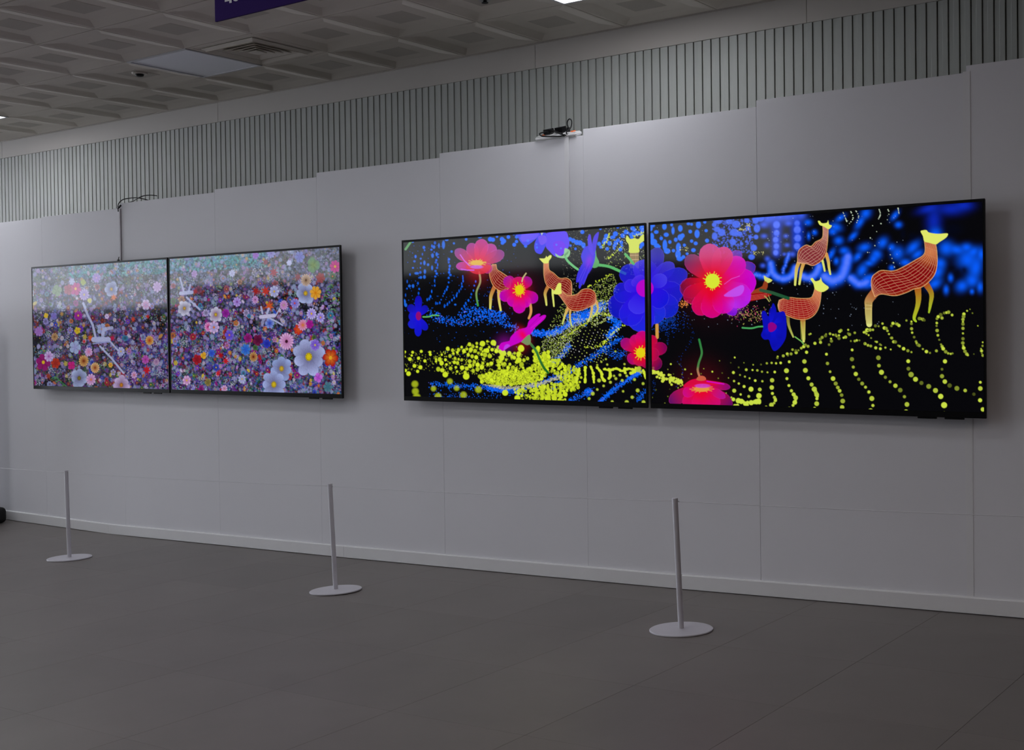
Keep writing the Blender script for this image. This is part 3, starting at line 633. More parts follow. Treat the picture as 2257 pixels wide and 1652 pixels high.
def paint_dark(cv):
    rng = random.Random(5); npr = np.random.default_rng(5)
    cv.im[:] = lin((5, 5, 8))
    U, V = cv.U, cv.V
    topline = lambda u: 526-(u-888)*.0655           # upper edge of the picture in the photo
    if cv.umin < 1300:      # ------------------------------------------ left screen
        # thin falling rows of blue dots at the left
        rows = [[(915, 565), (908, 590), (899, 620), (893, 650), (890, 670)], [(935, 545), (932, 560), (926, 580), (925, 600), (922, 624), (922, 646)], [(957, 535), (951, 550), (964, 560), (961, 573), (963, 583), (961, 597), (959, 609), (956, 629), (949, 653), (942, 660)], [(990, 571), (991, 586), (990, 600), (990, 612), (985, 632), (982, 642), (976, 652), (969, 667), (961, 668)], [(1020, 608), (1019, 619), (1016, 631), (1011, 641), (1004, 651), (996, 661), (986, 670), (978, 676)], [(1046, 620), (1042, 640), (1036, 655), (1028, 668), (1018, 680)]]
        for k, row in enumerate(rows):
            for (u, v) in smooth(row, 2, False):
                cv.disc(u+rng.uniform(-2, 2), v, rng.uniform(1.2, 2.8 if v < 610 else 2.0), BLU, rng.uniform(.55, .95), 1.2, ry=rng.uniform(1.6, 3.6))
        for u, v, r, ry in [(956, 544, 3, 4), (967, 541, 2, 5), (977, 539, 3.4, 9), (984, 528, 4, 3), (953, 563, 3, 5), (962, 560, 2.6, 4.6), (935, 579, 2.6, 5), (943, 583, 2.6, 3), (952, 590, 2.2, 5), (918, 602, 5, 2.8), (936, 598, 2.6, 5), (927, 611, 3, 3), (935, 610, 3, 4), (909, 532, 3, 3), (1057, 522, 4.5, 3), (1027, 527, 3, 3), (1000, 536, 2.4, 2.4), (995, 554, 2.6, 2.6), (902, 630, 3, 3), (910, 630, 2.6, 4), (892, 665, 2, 5), (894, 672, 3, 4), (1003, 671, 2.4, 2)]:
            cv.disc(u, v, r, (30, 105, 225), .9, 1.4, ry=ry)
        for _ in range(260):
            u = rng.uniform(884, 1150); v = rng.uniform(540, 790); cv.disc(u, v, rng.uniform(.5, 1.1), BLU, rng.uniform(.15, .6), .8)
        # blue round spots along the top
        for u, v, r in [(1080, 527, 5), (1086, 528, 4.6), (1095, 521, 2.6), (1106, 527, 5), (1110, 531, 5), (1107, 535, 4), (1120, 522, 4), (1132, 515, 3), (1133, 539, 4.2), (1138, 532, 3.6), (1158, 542, 3.4), (1138, 522, 3.5), (1283, 511, 4.4), (1323, 504, 2.6), (1256, 527, 4.6), (1263, 530, 5), (1271, 534, 5.6), (1278, 535, 5.6), (1285, 539, 5), (1286, 543, 4), (1268, 548, 2.8), (1257, 541, 2.6), (1320, 537, 4.4), (1324, 544, 3.6), (1361, 500, 3), (1394, 503, 5), (1398, 507, 4), (1415, 502, 6), (1416, 508, 5), (1356, 515, 5.5), (1352, 522, 4), (1379, 511, 5), (1372, 519, 5), (1384, 513, 3), (1390, 517, 4), (1394, 514, 3.5), (1405, 514, 5), (1412, 515, 4), (1400, 516, 4), (1336, 520, 5), (1334, 527, 5), (1331, 533, 5), (1343, 536, 5), (1338, 548, 4), (1357, 535, 5), (1354, 541, 4), (1353, 547, 3), (1369, 534, 4), (1370, 541, 3), (1367, 549, 4.5), (1415, 538, 5), (1412, 544, 3.5), (1348, 523, 3.6), (1362, 529, 4), (1392, 522, 4)]:
            cv.disc(u, v, r, BLU, .95, 1.6)
        # blue swell across the middle
        for path, w, n, r in [([(950, 690), (975, 702), (1000, 710), (1030, 708), (1060, 700), (1090, 705), (1115, 715), (1140, 726)], 9, 420, 1.5), ([(1020, 690), (1050, 684), (1085, 690), (1110, 700)], 10, 260, 1.7), ([(1170, 730), (1200, 735), (1230, 728), (1260, 712), (1290, 700), (1320, 680)], 6, 900, 1.7), ([(1255, 700), (1290, 690), (1330, 672)], 11, 600, 1.4), ([(1345, 700), (1362, 712), (1352, 728), (1340, 742)], 7, 420, 1.5), ([(1215, 860), (1260, 815), (1300, 790), (1335, 765), (1370, 745)], 6, 520, 1.2), ([(1215, 800), (1240, 780), (1255, 760)], 6, 200, 1.2), ([(1150, 868), (1100, 858), (1060, 852), (1000, 850), (950, 845)], 6, 420, 1.3), ([(1080, 858), (1130, 858), (1180, 848), (1230, 828)], 5, 520, 1.3), ([(1320, 888), (1350, 860), (1390, 832), (1410, 820)], 5, 620, 1.3), ([(1250, 885), (1290, 868), (1300, 860)], 7, 300, 1.2), ([(1405, 880), (1415, 870), (1428, 862)], 6, 140, 1.0), ([(1335, 772), (1365, 785), (1378, 775)], 8, 160, 1.0), ([(960, 870), (1010, 880), (1060, 885), (1100, 882)], 16, 300, 1.0)]:
            P = np.array(smooth(path, 8, False))
            for _ in range(n):
                i = rng.random()*(len(P)-1); a = P[int(i)]; b = P[min(int(i)+1, len(P)-1)]; q = a+(b-a)*(i % 1)
                cv.disc(q[0]+rng.gauss(0, w*.6), q[1]+rng.gauss(0, w*.55), rng.uniform(.5, 1.0)*r, BLU if rng.random() < .94 else (110, 110, 240), rng.uniform(.35, 1), .9)
        # fine yellow and white net on the right
        def net(poly, n, r0, r1, cols, a=(.5, 1)):
            P = np.array(poly); u0, v0 = P.min(0); u1, v1 = P.max(0); k = 0
            while k < n:
                u = rng.uniform(u0, u1); v = rng.uniform(v0, v1); k += 1
                ins = False
                for i in range(len(P)):
                    (ax, ay), (bx, by) = P[i], P[(i+1) % len(P)]
                    if (ay > v) != (by > v) and u < (bx-ax)*(v-ay)/(by-ay)+ax: ins = not ins
                if ins: cv.disc(u, v, rng.uniform(r0, r1), rng.choice(cols), rng.uniform(*a), .7)
        LG = [(190, 210, 90), (170, 200, 80), (210, 220, 150), (140, 160, 60)]
        net([(1330, 500), (1425, 495), (1425, 620), (1380, 600), (1330, 580)], 420, .5, 1.0, LG+[(230, 230, 220)])
        net([(1245, 500), (1300, 500), (1290, 700), (1245, 640), (1235, 560)], 420, .4, .8, [(150, 150, 120), (180, 180, 150), (110, 110, 110)], (.4, .8))
        net([(1190, 760), (1230, 680), (1262, 640), (1280, 700), (1255, 770), (1215, 810)], 1500, .4, .9, LG)
        net([(1290, 640), (1350, 600), (1365, 640), (1330, 670), (1300, 660)], 600, .5, 1.0, LG)
        net([(1310, 665), (1345, 655), (1350, 700), (1310, 720), (1290, 705)], 700, .5, 1.1, LG+[(230, 235, 200)])
        net([(1180, 790), (1205, 740), (1240, 730), (1270, 700), (1310, 700), (1250, 760), (1240, 800)], 1400, .4, 1.0, LG+[(210, 200, 230)])
        for i in range(16):                       # regular dotted veil
            for j in range(14):
                u = 1258+i*7.2-j*3.2+rng.uniform(-.8, .8); v = 706+j*6.2+i*1.2-8*math.sin(i*.45)
                u += 2.2*math.sin(j*.7+i*.4); v += 2.4*math.sin(i*.8+j*.5)
                if v < 800 and u < 1372 and rng.random() < .85: cv.disc(u, v, rng.uniform(.6, 1.25), rng.choice([(205, 215, 120), (190, 205, 80), (170, 190, 90), (215, 215, 210)]), .9, .8)
        for path in ([(1238, 745), (1255, 735), (1270, 725), (1290, 712)], [(1330, 758), (1345, 740), (1358, 728), (1374, 716)], [(1290, 765), (1320, 763), (1333, 750)], [(1303, 698), (1322, 690), (1345, 695)], [(1294, 632), (1312, 622), (1345, 604)], [(1327, 545), (1337, 530), (1342, 515)], [(1340, 570), (1352, 560), (1366, 543)], [(1395, 520), (1415, 513), (1422, 508)]):
            for q in smooth(path, 10, False): cv.disc(q[0]+rng.gauss(0, 1.3), q[1]+rng.gauss(0, 1.3), rng.uniform(.7, 1.7), (200, 220, 60), .9, .8)
        # yellow hill of round spots
        def hill(poly, n, r0, r1, gap, col=YEL):
            P = np.array(poly); got = []
            u0, v0 = P.min(0); u1, v1 = P.max(0)
            for _ in range(n*14):
                if len(got) >= n: break
                u = rng.uniform(u0, u1); v = rng.uniform(v0, v1); ins = False
                for i in range(len(P)):
                    (ax, ay), (bx, by) = P[i], P[(i+1) % len(P)]
                    if (ay > v) != (by > v) and u < (bx-ax)*(v-ay)/(by-ay)+ax: ins = not ins
                if not ins: continue
                r = rng.uniform(r0, r1)
                if any((u-q[0])**2+(v-q[1])**2 < (gap*(r+q[2]))**2 for q in got): continue
                got.append((u, v, r)); k = rng.uniform(.84, 1.06)*(1 if u > 960 else .78)
                cv.disc(u, v, r, tuple(min(255, c*k) for c in col), .97, 1.3, ry=r*rng.uniform(.95, 1.25))
        hill([(888, 772), (950, 774), (990, 768), (1040, 758), (1090, 750), (1100, 775), (1160, 780), (1160, 815), (1060, 830), (1000, 825), (960, 820), (888, 815)], 420, .5, 1.1, .9, (190, 205, 50))
        hill([(960, 785), (985, 766), (1040, 757), (1092, 749), (1102, 775), (1112, 800), (1060, 822), (1000, 820), (955, 815)], 70, 2.2, 4.8, 1.0)
        hill([(1100, 770), (1135, 775), (1165, 790), (1165, 815), (1100, 822)], 24, 2.5, 5.0, 1.0)
        hill([(1055, 828), (1100, 815), (1160, 815), (1190, 790), (1200, 775), (1210, 790), (1208, 820), (1190, 838), (1150, 848), (1090, 848), (1062, 842)], 330, 1.2, 4.2, .58)
        hill([(1175, 772), (1186, 764), (1190, 790), (1176, 796)], 14, 2.5, 5, .6)
        hill([(1196, 778), (1208, 774), (1212, 800), (1196, 806)], 20, 2.5, 5, .6)
        hill([(1214, 792), (1228, 790), (1245, 806), (1268, 808), (1282, 830), (1276, 856), (1250, 862), (1232, 832), (1212, 815)], 70, 2.4, 4.8, .72)
        hill([(1128, 858), (1180, 850), (1226, 840), (1248, 856), (1246, 886), (1140, 884)], 84, 2.0, 4.6, .72)
        hill([(1060, 846), (1130, 852), (1190, 842), (1235, 826), (1232, 834), (1180, 852), (1110, 858)], 260, .7, 1.8, .7, (190, 190, 150))
        for _ in range(420): cv.disc(rng.uniform(1062, 1208), rng.uniform(788, 848), rng.uniform(.5, 1.0), (60, 62, 10), .8, .7)
        for _ in range(160): cv.disc(rng.uniform(1140, 1245), rng.uniform(846, 888), rng.uniform(.6, 1.8), (12, 14, 30), .85, .8)
        for _ in range(110): cv.disc(rng.uniform(1215, 1280), rng.uniform(800, 860), rng.uniform(.6, 1.6), (14, 14, 26), .8, .8)
        for path, n, w, r0, r1 in [] and [([(905, 815), (935, 795), (970, 780)], 14, 5, 2, 4), ([(985, 775), (1010, 768), (1040, 762), (1062, 758), (1090, 755)], 34, 7, 2.6, 5.6), ([(1015, 790), (1040, 785), (1070, 780), (1110, 785)], 46, 12, 2, 5), ([(945, 822), (955, 800), (965, 785)], 14, 3, 3, 5), ([(998, 815), (1004, 795), (1006, 780)], 18, 4, 3.5, 6), ([(1010, 820), (1050, 815), (1090, 805)], 60, 11, 2, 5), ([(1055, 830), (1090, 838), (1130, 842), (1160, 838), (1185, 815)], 240, 7, 2, 5), ([(1170, 830), (1185, 810), (1200, 795), (1206, 780)], 130, 8, 2.5, 5), ([(1105, 798), (1130, 790), (1160, 800)], 26, 12, 2, 5.5), ([(1178, 775), (1186, 790)], 10, 4, 3, 6), ([(1222, 800), (1240, 815), (1262, 820)], 34, 8, 3, 5.5), ([(1250, 818), (1262, 832), (1275, 848)], 110, 10, 2.6, 5), ([(1140, 868), (1170, 875), (1200, 868), (1230, 862)], 110, 9, 2, 5), ([(1060, 838), (1120, 850), (1170, 842)], 160, 4, 1, 3)]:
            P = np.array(smooth(path, 8, False))
            for _ in range(n):
                i = rng.random()*(len(P)-1); a = P[int(i)]; b = P[min(int(i)+1, len(P)-1)]; q = a+(b-a)*(i % 1)
                k = rng.uniform(.86, 1.06)*(1 if q[0] > 960 else .8)
                cv.disc(q[0]+rng.gauss(0, w*.6), q[1]+rng.gauss(0, w*.6), rng.uniform(r0, r1), tuple(min(255, c*k) for c in YEL), .97, 1.2)
        for u, v, r in [(892, 775, 2.6), (891, 785, 2.2), (909, 776, 3), (907, 783, 2.4), (928, 774, 3.2), (947, 776, 3), (948, 781, 3), (903, 791, 4), (922, 789, 3.4), (900, 823, 5), (913, 806, 4), (936, 795, 3.4), (926, 809, 4.4), (920, 818, 3.4), (893, 816, 3.4), (915, 862, 7), (914, 846, 7), (955, 856, 5.5), (965, 873, 7), (991, 840, 6), (981, 825, 6), (1027, 829, 7), (1006, 855, 5.5), (1021, 870, 7), (918, 875, 8), (1054, 858, 7), (1113, 865, 6.5), (1140, 877, 6.5), (1148, 766, 6), (1148, 768, 7), (1143, 779, 5), (1143, 793, 6), (1133, 788, 4), (1105, 788, 6), (1108, 778, 7), (1069, 772, 4), (1087, 755, 6), (1063, 757, 6), (1245, 868, 5), (1220, 878, 4), (1205, 878, 5)]:
            big = r > 5 and v > 835 and u < 1060
            cv.disc(u, v, r, (170, 185, 30) if big else YEL, .8 if big else .97, 4 if big else 1.4)
        for x0, a, b in [(1195, 850, 888), (1222, 848, 888), (1234, 846, 886), (1180, 845, 880), (1208, 850, 886)]:
            for v in range(a, b, 5): cv.disc(x0+rng.uniform(-1.5, 1.5), v, rng.uniform(2.5, 4.6), (196, 214, 40), .95, 1.2)
        # bright stalks lower right
        for pts in ([(1276, 812), (1273, 825), (1270, 838)], [(1289, 810), (1290, 825), (1289, 842)], [(1302, 808), (1307, 822), (1309, 842)], [(1316, 810), (1325, 820), (1327, 832), (1332, 838)], [(1331, 813), (1345, 815), (1358, 812), (1370, 817), (1385, 812), (1398, 815), (1404, 810)], [(1344, 816), (1345, 826), (1342, 834)], [(1376, 812), (1378, 822)], [(1390, 822), (1400, 818), (1401, 810)], [(1417, 815), (1421, 826), (1424, 833)]):
            for q in smooth(pts, 5, False): cv.disc(q[0]+rng.uniform(-.6, .6), q[1]+rng.uniform(-.6, .6), rng.uniform(2, 3.6), (204, 222, 52), 1, .9)
        for u, v, r in [(1316, 804, 2), (1325, 797, 2), (1338, 803, 2.2), (1356, 774, 2), (1335, 791, 2), (1376, 802, 2.2), (1353, 828, 2.4), (1366, 826, 3), (1381, 828, 2.6), (1357, 834, 3), (1320, 838, 4), (1345, 842, 3), (1330, 850, 2.6), (1306, 867, 4), (1316, 858, 2.6), (1298, 878, 3), (1371, 838, 3), (1398, 836, 3), (1417, 845, 3), (1405, 860, 4), (1393, 875, 3.4), (1381, 886, 4.4), (1349, 885, 3), (1418, 886, 4), (1373, 862, 2.4), (1406, 815, 5), (1408, 812, 5), (1412, 820, 3)]:
            cv.disc(u, v, r, (178, 196, 60), .95, 1.8)
        Z = zm(1060, 480, 7.51)
        # deer behind the flowers
        tan = (214, 150, 84); yl = (215, 222, 110)
        deer(cv, Z([(500, 1010), (420, 955), (330, 895), (265, 850), (250, 770)]), Z([(480, 1150), (350, 1215), (215, 1140), (150, 1000), (135, 870), (185, 770)])
             , None, [(Z([(225, 1130), (165, 1280), (155, 1400), (150, 1500)]), 9, 4, (180, 80, 40), yl), (Z([(290, 1180), (295, 1350), (325, 1530)]), 7, 4, tan, yl), (Z([(800, 1370), (825, 1500), (820, 1580), (790, 1660)]), 6, 5, tan, tan)], 7, 6)
        deer(cv, Z([(1505, 1160), (1490, 1050), (1420, 995), (1300, 995), (1200, 910), (1125, 850), (1118, 700)]), Z([(1500, 1280), (1400, 1310), (1290, 1260), (1180, 1180), (1085, 1110), (1040, 960), (1035, 740)]),
             Z([(965, 670), (1040, 672), (1070, 650), (1078, 625), (1095, 650), (1130, 620), (1165, 620), (1160, 660), (1122, 710), (1112, 745), (1040, 750), (990, 705)]),
             [(Z([(1110, 1130), (1060, 1240), (1070, 1340), (1082, 1440)]), 8, 3.6, (180, 90, 45), yl), (Z([(1185, 1180), (1185, 1260), (1195, 1360), (1205, 1460)]), 5, 3.2, yl, yl)], 8, 8, neck=(1206, 580, 26))
        Z6 = zm(860, 480, 3.755)
        deer(cv, Z6([(1705, 690), (1695, 620), (1650, 588), (1590, 592), (1540, 632), (1470, 640), (1425, 605), (1405, 570)]), Z6([(1690, 715), (1640, 740), (1560, 768), (1490, 760), (1440, 700), (1405, 650), (1380, 625)]),
             Z6([(1338, 622), (1362, 595), (1388, 542), (1414, 545), (1412, 590), (1418, 620), (1398, 632), (1360, 630)]),
             [(Z6([(1470, 745), (1445, 805), (1425, 875)]), 7, 3, tan, (200, 220, 110)), (Z6([(1490, 755), (1486, 830), (1500, 890)]), 5, 3, tan, (190, 215, 110)), (Z6([(1670, 700), (1662, 790), (1635, 860)]), 6, 3, tan, (205, 215, 120)), (Z6([(1705, 690), (1718, 755), (1685, 810)]), 5, 3, tan, (205, 220, 90))], 9, 9, core=(138, 8, 12))
        Z3 = zm(1240, 480, 7.51)
        cv.poly(Z3([(1110, 560), (1258, 560), (1255, 830), (1130, 830)]), (90, 40, 40), 1)
        for k in range(8):
            x = 1116+k*19; cv.line(Z3([(x, 560), (x+4, 830)]), 1.0, (214, 196, 130), .85)
        cv.line(Z3([(1112, 690), (1256, 690)]), 1, (225, 190, 150), .9); cv.line(Z3([(1112, 620), (1256, 616)]), 1, (225, 190, 150), .9)
        cv.poly(smooth(Z3([(1045, 330), (1068, 292), (1110, 345), (1150, 345), (1185, 332), (1230, 348), (1260, 345), (1290, 300), (1330, 268), (1360, 300), (1350, 370), (1270, 432), (1262, 500), (1258, 570), (1100, 575), (1098, 500), (1088, 435), (1052, 385)]), 3), (208, 220, 90), 1)
        # stems lying about
        cv.line([(906, 531), (893.5, 549)], 5, (92, 150, 96)); cv.line(Z3([(1035, 600), (1110, 680), (1190, 790)]), 5.5, STEM)
        # flower: pink, top left
        pu, red, mag = (150, 52, 150), (222, 30, 62), (196, 8, 190)
        cv.glow(1052, 600, 22, (150, 10, 20), .55)
        b = (1052, 584)
        cv.line(smooth([(1056, 600), (1058, 621), (1049.5, 645), (1053, 673)], 6, False), 4.2, (190, 140, 110), 1, w1=4, col1=(50, 150, 70))
        for tip, W, c1 in [((1003, 551), 12, (140, 62, 150)), ((1090, 540), 15, (178, 56, 160)), ((1036, 536), 13, (165, 50, 150)), ((1064, 527), 15, (190, 50, 150)), ((1110, 556), 13, (135, 55, 145)), ((1005, 587), 9, (180, 50, 170)), ((1084, 594), 11, (180, 30, 120)), ((1030, 590), 9, (190, 40, 130))]:
            petal(cv, b, tip, W, red, c1, .88, edge=(220, 120, 220))
        cv.poly(smooth([(1028, 584), (1080, 584), (1072, 600), (1052, 604), (1036, 598)], 3), (218, 38, 62), .85)
        cv.line([(1014, 561), (1022, 573), (1034, 585)], 2.4, (205, 100, 235), .85); cv.line([(1016, 593), (1030, 595), (1044, 595)], 2.6, (200, 90, 235), .85)
        centre(cv, 1051, 579, 14, (222, 178, 70), 14, 6, 3, .5); cv.disc(1050, 588, 14, (190, 95, 215), .85, 1.5, ry=4)
        # flower: magenta, front
        b = (1144, 640); cv.glow(1144, 640, 45, (60, 0, 25), .6)
        for tip, W, c1 in [((1112, 612), 13, (160, 10, 160)), ((1168, 612), 12, (150, 10, 150)), ((1142, 610), 14, (205, 20, 110)), ((1101, 656), 13, (178, 0, 190)), ((1184, 662), 13, (170, 0, 185)), ((1163, 676), 13, (200, 0, 190)), ((1124, 674), 13, (195, 0, 190)), ((1144, 690), 14, (200, 0, 190))]:
            petal(cv, b, tip, W, (228, 10, 70), c1, .92, edge=(235, 60, 170))
        cv.glow(1144, 640, 17, (235, 0, 30), .8, mode='mix'); centre(cv, 1144.5, 638.5, 9.5, (222, 205, 14), 16, 10.5, 4, .55)
        cv.line([(1159, 602), (1152, 612), (1150, 620)], 3, (200, 190, 130), .85)
        # flower: magenta seen from the side
        Z5 = zm(1060, 690, 7.865)
        cv.glow(1112, 757, 16, (110, 0, 120), .8); cv.glow(1145, 762, 14, (150, 10, 20), .6)
        cv.line(smooth(Z5([(845, 515), (950, 650), (1010, 790), (1080, 930), (1160, 1030)]), 5, False), 5.5, (60, 125, 65), 1, w1=5, col1=(22, 95, 25))
        cv.poly(smooth(Z5([(300, 600), (350, 515), (480, 482), (500, 440), (520, 400), (600, 320), (690, 270), (790, 240), (830, 130), (960, 20), (1030, 15), (1005, 65), (1080, 30), (1125, 40), (1090, 110), (940, 245), (850, 370), (700, 490), (540, 560), (450, 610), (380, 655), (320, 620)]), 3), (196, 2, 196), 1)
        cv.glow(1152, 738, 9, (235, 0, 60), .9, 16, math.radians(-35), mode='mix'); cv.line(Z5([(830, 240), (960, 110), (1020, 30)]), 1, (150, 0, 160), .7); cv.line(Z5([(860, 260), (1000, 150), (1090, 60)]), 1, (225, 40, 225), .6)
        cv.poly(smooth(Z5([(405, 570), (450, 535), (500, 560), (440, 610), (390, 640)]), 3), (185, 70, 235), .8)
        cv.poly(smooth(Z5([(700, 490), (830, 370), (862, 440), (848, 530), (790, 552), (720, 512)]), 3), (120, 140, 96), 1)
        # flower: blue, small, far left
        b = (921, 697)
        cv.line(smooth([(932, 698), (945, 697.5), (954, 694.5), (966.5, 695)], 4, False), 3, (96, 180, 100))
        for tip, W, c1 in [((922, 651), 8, (10, 10, 170)), ((900, 672), 9, (15, 20, 150)), ((941, 674), 8, (10, 15, 160)), ((903, 722), 10, (20, 30, 200)), ((940, 727), 8, (10, 20, 185)), ((921, 741), 8, (10, 20, 200)), ((900, 697), 9, (20, 30, 190))]:
            petal(cv, b, tip, W, (25, 15, 215), c1, .95)
        cv.disc(922, 696, 6, (140, 10, 110), 1, 1.2, ry=9.5)
        # flower: blue, hanging from the top edge
        cv.poly(smooth(Z([(590, 270), (960, 246), (940, 310), (880, 370), (740, 462), (650, 392), (605, 310)]), 3), (58, 72, 240), .92)
        cv.poly(smooth(Z([(670, 270), (960, 246), (890, 350), (680, 395)]), 2), (110, 80, 245), .7)
        cv.poly(smooth(Z([(900, 380), (878, 480), (900, 560), (950, 592), (1000, 588), (1050, 500), (1090, 400), (1090, 262), (980, 255)]), 3), (66, 66, 245), .9)
        cv.poly(smooth(Z([(1090, 250), (1380, 216), (1445, 320), (1460, 440), (1420, 530), (1330, 622), (1230, 640), (1130, 550), (1070, 470), (1092, 330)]), 3), (92, 62, 245), .95)
        cv.poly(smooth(Z([(1190, 420), (1330, 380), (1400, 480), (1330, 615), (1240, 600)]), 3), (112, 40, 235), .8); cv.poly(smooth(Z([(950, 300), (1070, 300), (1080, 400), (1000, 450), (960, 400)]), 3), (120, 80, 240), .7)
        cv.poly(Z([(985, 246), (1030, 243), (1002, 290)]), (190, 205, 190), .9)
        for u, v, r in [(1182, 538, 2), (1183, 545, 2.4), (1226, 539, 2.4), (1163, 530, 3), (1236, 547, 2)]: cv.disc(u, v, r, (60, 120, 255), .7, 1.4)
        cv.poly(smooth(Z([(1228, 588), (1300, 630), (1365, 610), (1385, 500), (1468, 540), (1462, 620), (1400, 665), (1260, 650)]), 3), (150, 205, 150), .9); cv.poly(Z([(1370, 610), (1455, 535), (1440, 590), (1385, 640)]), (88, 150, 100), .8)
        cv.line(smooth(Z([(1395, 650), (1440, 720), (1530, 800), (1600, 850)]), 5, False), 5, (110, 190, 125))
        # flower: blue, seen from the side
        cv.line(smooth(Z3([(560, 775), (750, 800), (900, 860), (1030, 920)]), 5, False), 6, (90, 180, 105))
        cv.poly(smooth(Z3([(530, 620), (545, 520), (560, 640), (600, 720), (592, 800), (520, 830), (480, 822), (430, 920), (470, 780)]), 2), (92, 165, 100), 1)
        cv.poly(smooth(Z3([(300, 640), (340, 520), (380, 475), (440, 470), (545, 600), (480, 840), (420, 930), (345, 1108), (325, 1080), (290, 1160), (262, 1150), (270, 1060), (220, 1066), (240, 930), (300, 790), (330, 740)]), 2), (62, 52, 225), .97)
        cv.poly(smooth(Z3([(455, 270), (412, 330), (430, 520), (500, 620), (520, 560), (480, 400)]), 3), (80, 55, 230), .95); cv.poly(smooth(Z3([(580, 235), (520, 300), (490, 420), (500, 560), (530, 600), (560, 440), (597, 260)]), 3), (72, 50, 225), .95)
        cv.glow(1298, 576, 7, (125, 35, 225), .9, 14, math.radians(12), mode='mix')
        for l in ([(300, 1050), (420, 760)], [(350, 1090), (450, 800)], [(260, 1040), (360, 830)]): cv.line(Z3(l), .9, (105, 85, 245), .7)
    else:                   # ------------------------------------------ right screen
        # blue light: round spots at the left, columns in the middle, soft slanting blobs at the right
        B2 = (62, 106, 248)
        for u, v, r, ry in [(1437, 497, 6, 4), (1434, 503, 4, 6), (1464, 499, 5, 7), (1480, 495, 3, 3.6), (1483, 508, 3.4, 8), (1499, 503, 5, 7), (1517, 493, 4, 3), (1524, 494, 3, 3), (1539, 495, 5.5, 8), (1553, 489, 3.4, 3.4), (1446, 511, 5, 4), (1468, 517, 5.5, 4.6), (1457, 525, 3.6, 4), (1521, 510, 4, 4), (1536, 515, 5.5, 9), (1556, 508, 3.6, 3.4), (1499, 523, 6, 7), (1504, 519, 4.5, 5), (1489, 528, 4, 4.6), (1476, 533, 3.6, 4), (1436, 521, 5, 8), (1440, 533, 8, 7), (1447, 541, 6, 5), (1452, 543, 4, 3), (1465, 540, 5, 12), (1470, 553, 7, 6), (1484, 552, 3.6, 3.6), (1495, 545, 5.5, 10), (1494, 560, 6, 9), (1498, 570, 7, 5), (1506, 566, 4, 4), (1524, 531, 3.6, 3.6), (1533, 536, 4.4, 4), (1508, 540, 3.4, 3.4), (1514, 559, 3, 3), (1558, 530, 4.4, 4.4), (1528, 551, 5, 4.4)]:
            cv.disc(u, v, r, (14, 108, 250), .95, 1.8, ry=ry)
        for u, v, r, ry in [(1582, 488, 9, 5), (1574, 495, 5, 5), (1580, 505, 7, 6), (1575, 520, 6, 8), (1590, 512, 8, 8), (1607, 488, 8, 6), (1622, 494, 9, 8), (1618, 512, 10, 8), (1630, 515, 6, 5), (1646, 486, 6, 5), (1648, 503, 5, 5), (1615, 533, 7, 7), (1665, 484, 7, 9), (1668, 503, 7, 9), (1634, 537, 3.6, 3.6), (1653, 522, 3.6, 4), (1666, 522, 5, 5), (1661, 546, 7, 7), (1656, 566, 7, 6), (1675, 480, 9, 8)]:
            cv.disc(u, v, r, B2, .9, 2.6, ry=ry)
        for _ in range(500):
            u = rng.uniform(1570, 1660); v = rng.uniform(480, 560); cv.disc(u, v, rng.uniform(.8, 2.2), (60, 92, 225), .6, 1)
        for col, tp, bt, w in [(1711, 495, 560, 6.5), (1757, 492, 545, 6.2)]:
            v = tp
            while v < bt:
                r = rng.uniform(5, 7.5); cv.glow(col, v, r*1.5, (14, 70, 235), .9, r*1.6, mode='mix'); cv.disc(col+rng.uniform(-2, 2), v, r, (84, 116, 250), .95, 3.5, ry=r*1.1); v += r*2.5
        for path, w in [([(1664, 605), (1690, 608), (1700, 590)], 7), ([(1698, 580), (1702, 600), (1715, 612), (1732, 614), (1748, 604), (1752, 588)], 9), ([(1725, 600), (1733, 576), (1738, 560)], 5), ([(1768, 608), (1785, 612), (1800, 600), (1805, 585)], 10), ([(1815, 608), (1835, 618), (1855, 608), (1864, 585), (1868, 565)], 13), ([(1875, 612), (1893, 626), (1912, 620)], 11), ]:
            
            Q = smooth(path, 9, False)
            for q in Q: cv.glow(q[0]+rng.uniform(-2, 2), q[1]+rng.uniform(-2, 2), w*rng.uniform(.45, .75), (20, 92, 250), .7, w*rng.uniform(.45, .8), mode='mix')
            for q in Q[::2]: cv.glow(q[0]+rng.uniform(-1, 1), q[1]+rng.uniform(-1, 1), w*.4, (92, 126, 252), .7, w*.4, mode='mix')
        for u, v, r in [(1690, 482, 9), (1702, 478, 10), (1718, 478, 9), (1735, 476, 10), (1750, 474, 9), (1764, 474, 8), (1684, 495, 7), (1738, 492, 6), (1730, 520, 4), (1733, 540, 4), (1690, 540, 4), (1685, 520, 5), (1727, 560, 3), (1690, 570, 4), (1680, 585, 4), (1745, 560, 5)]:
            cv.glow(u+rng.uniform(-2, 2), v, r*1.3, (60, 96, 245), .8, r*rng.uniform(.8, 1.3), mode='mix')
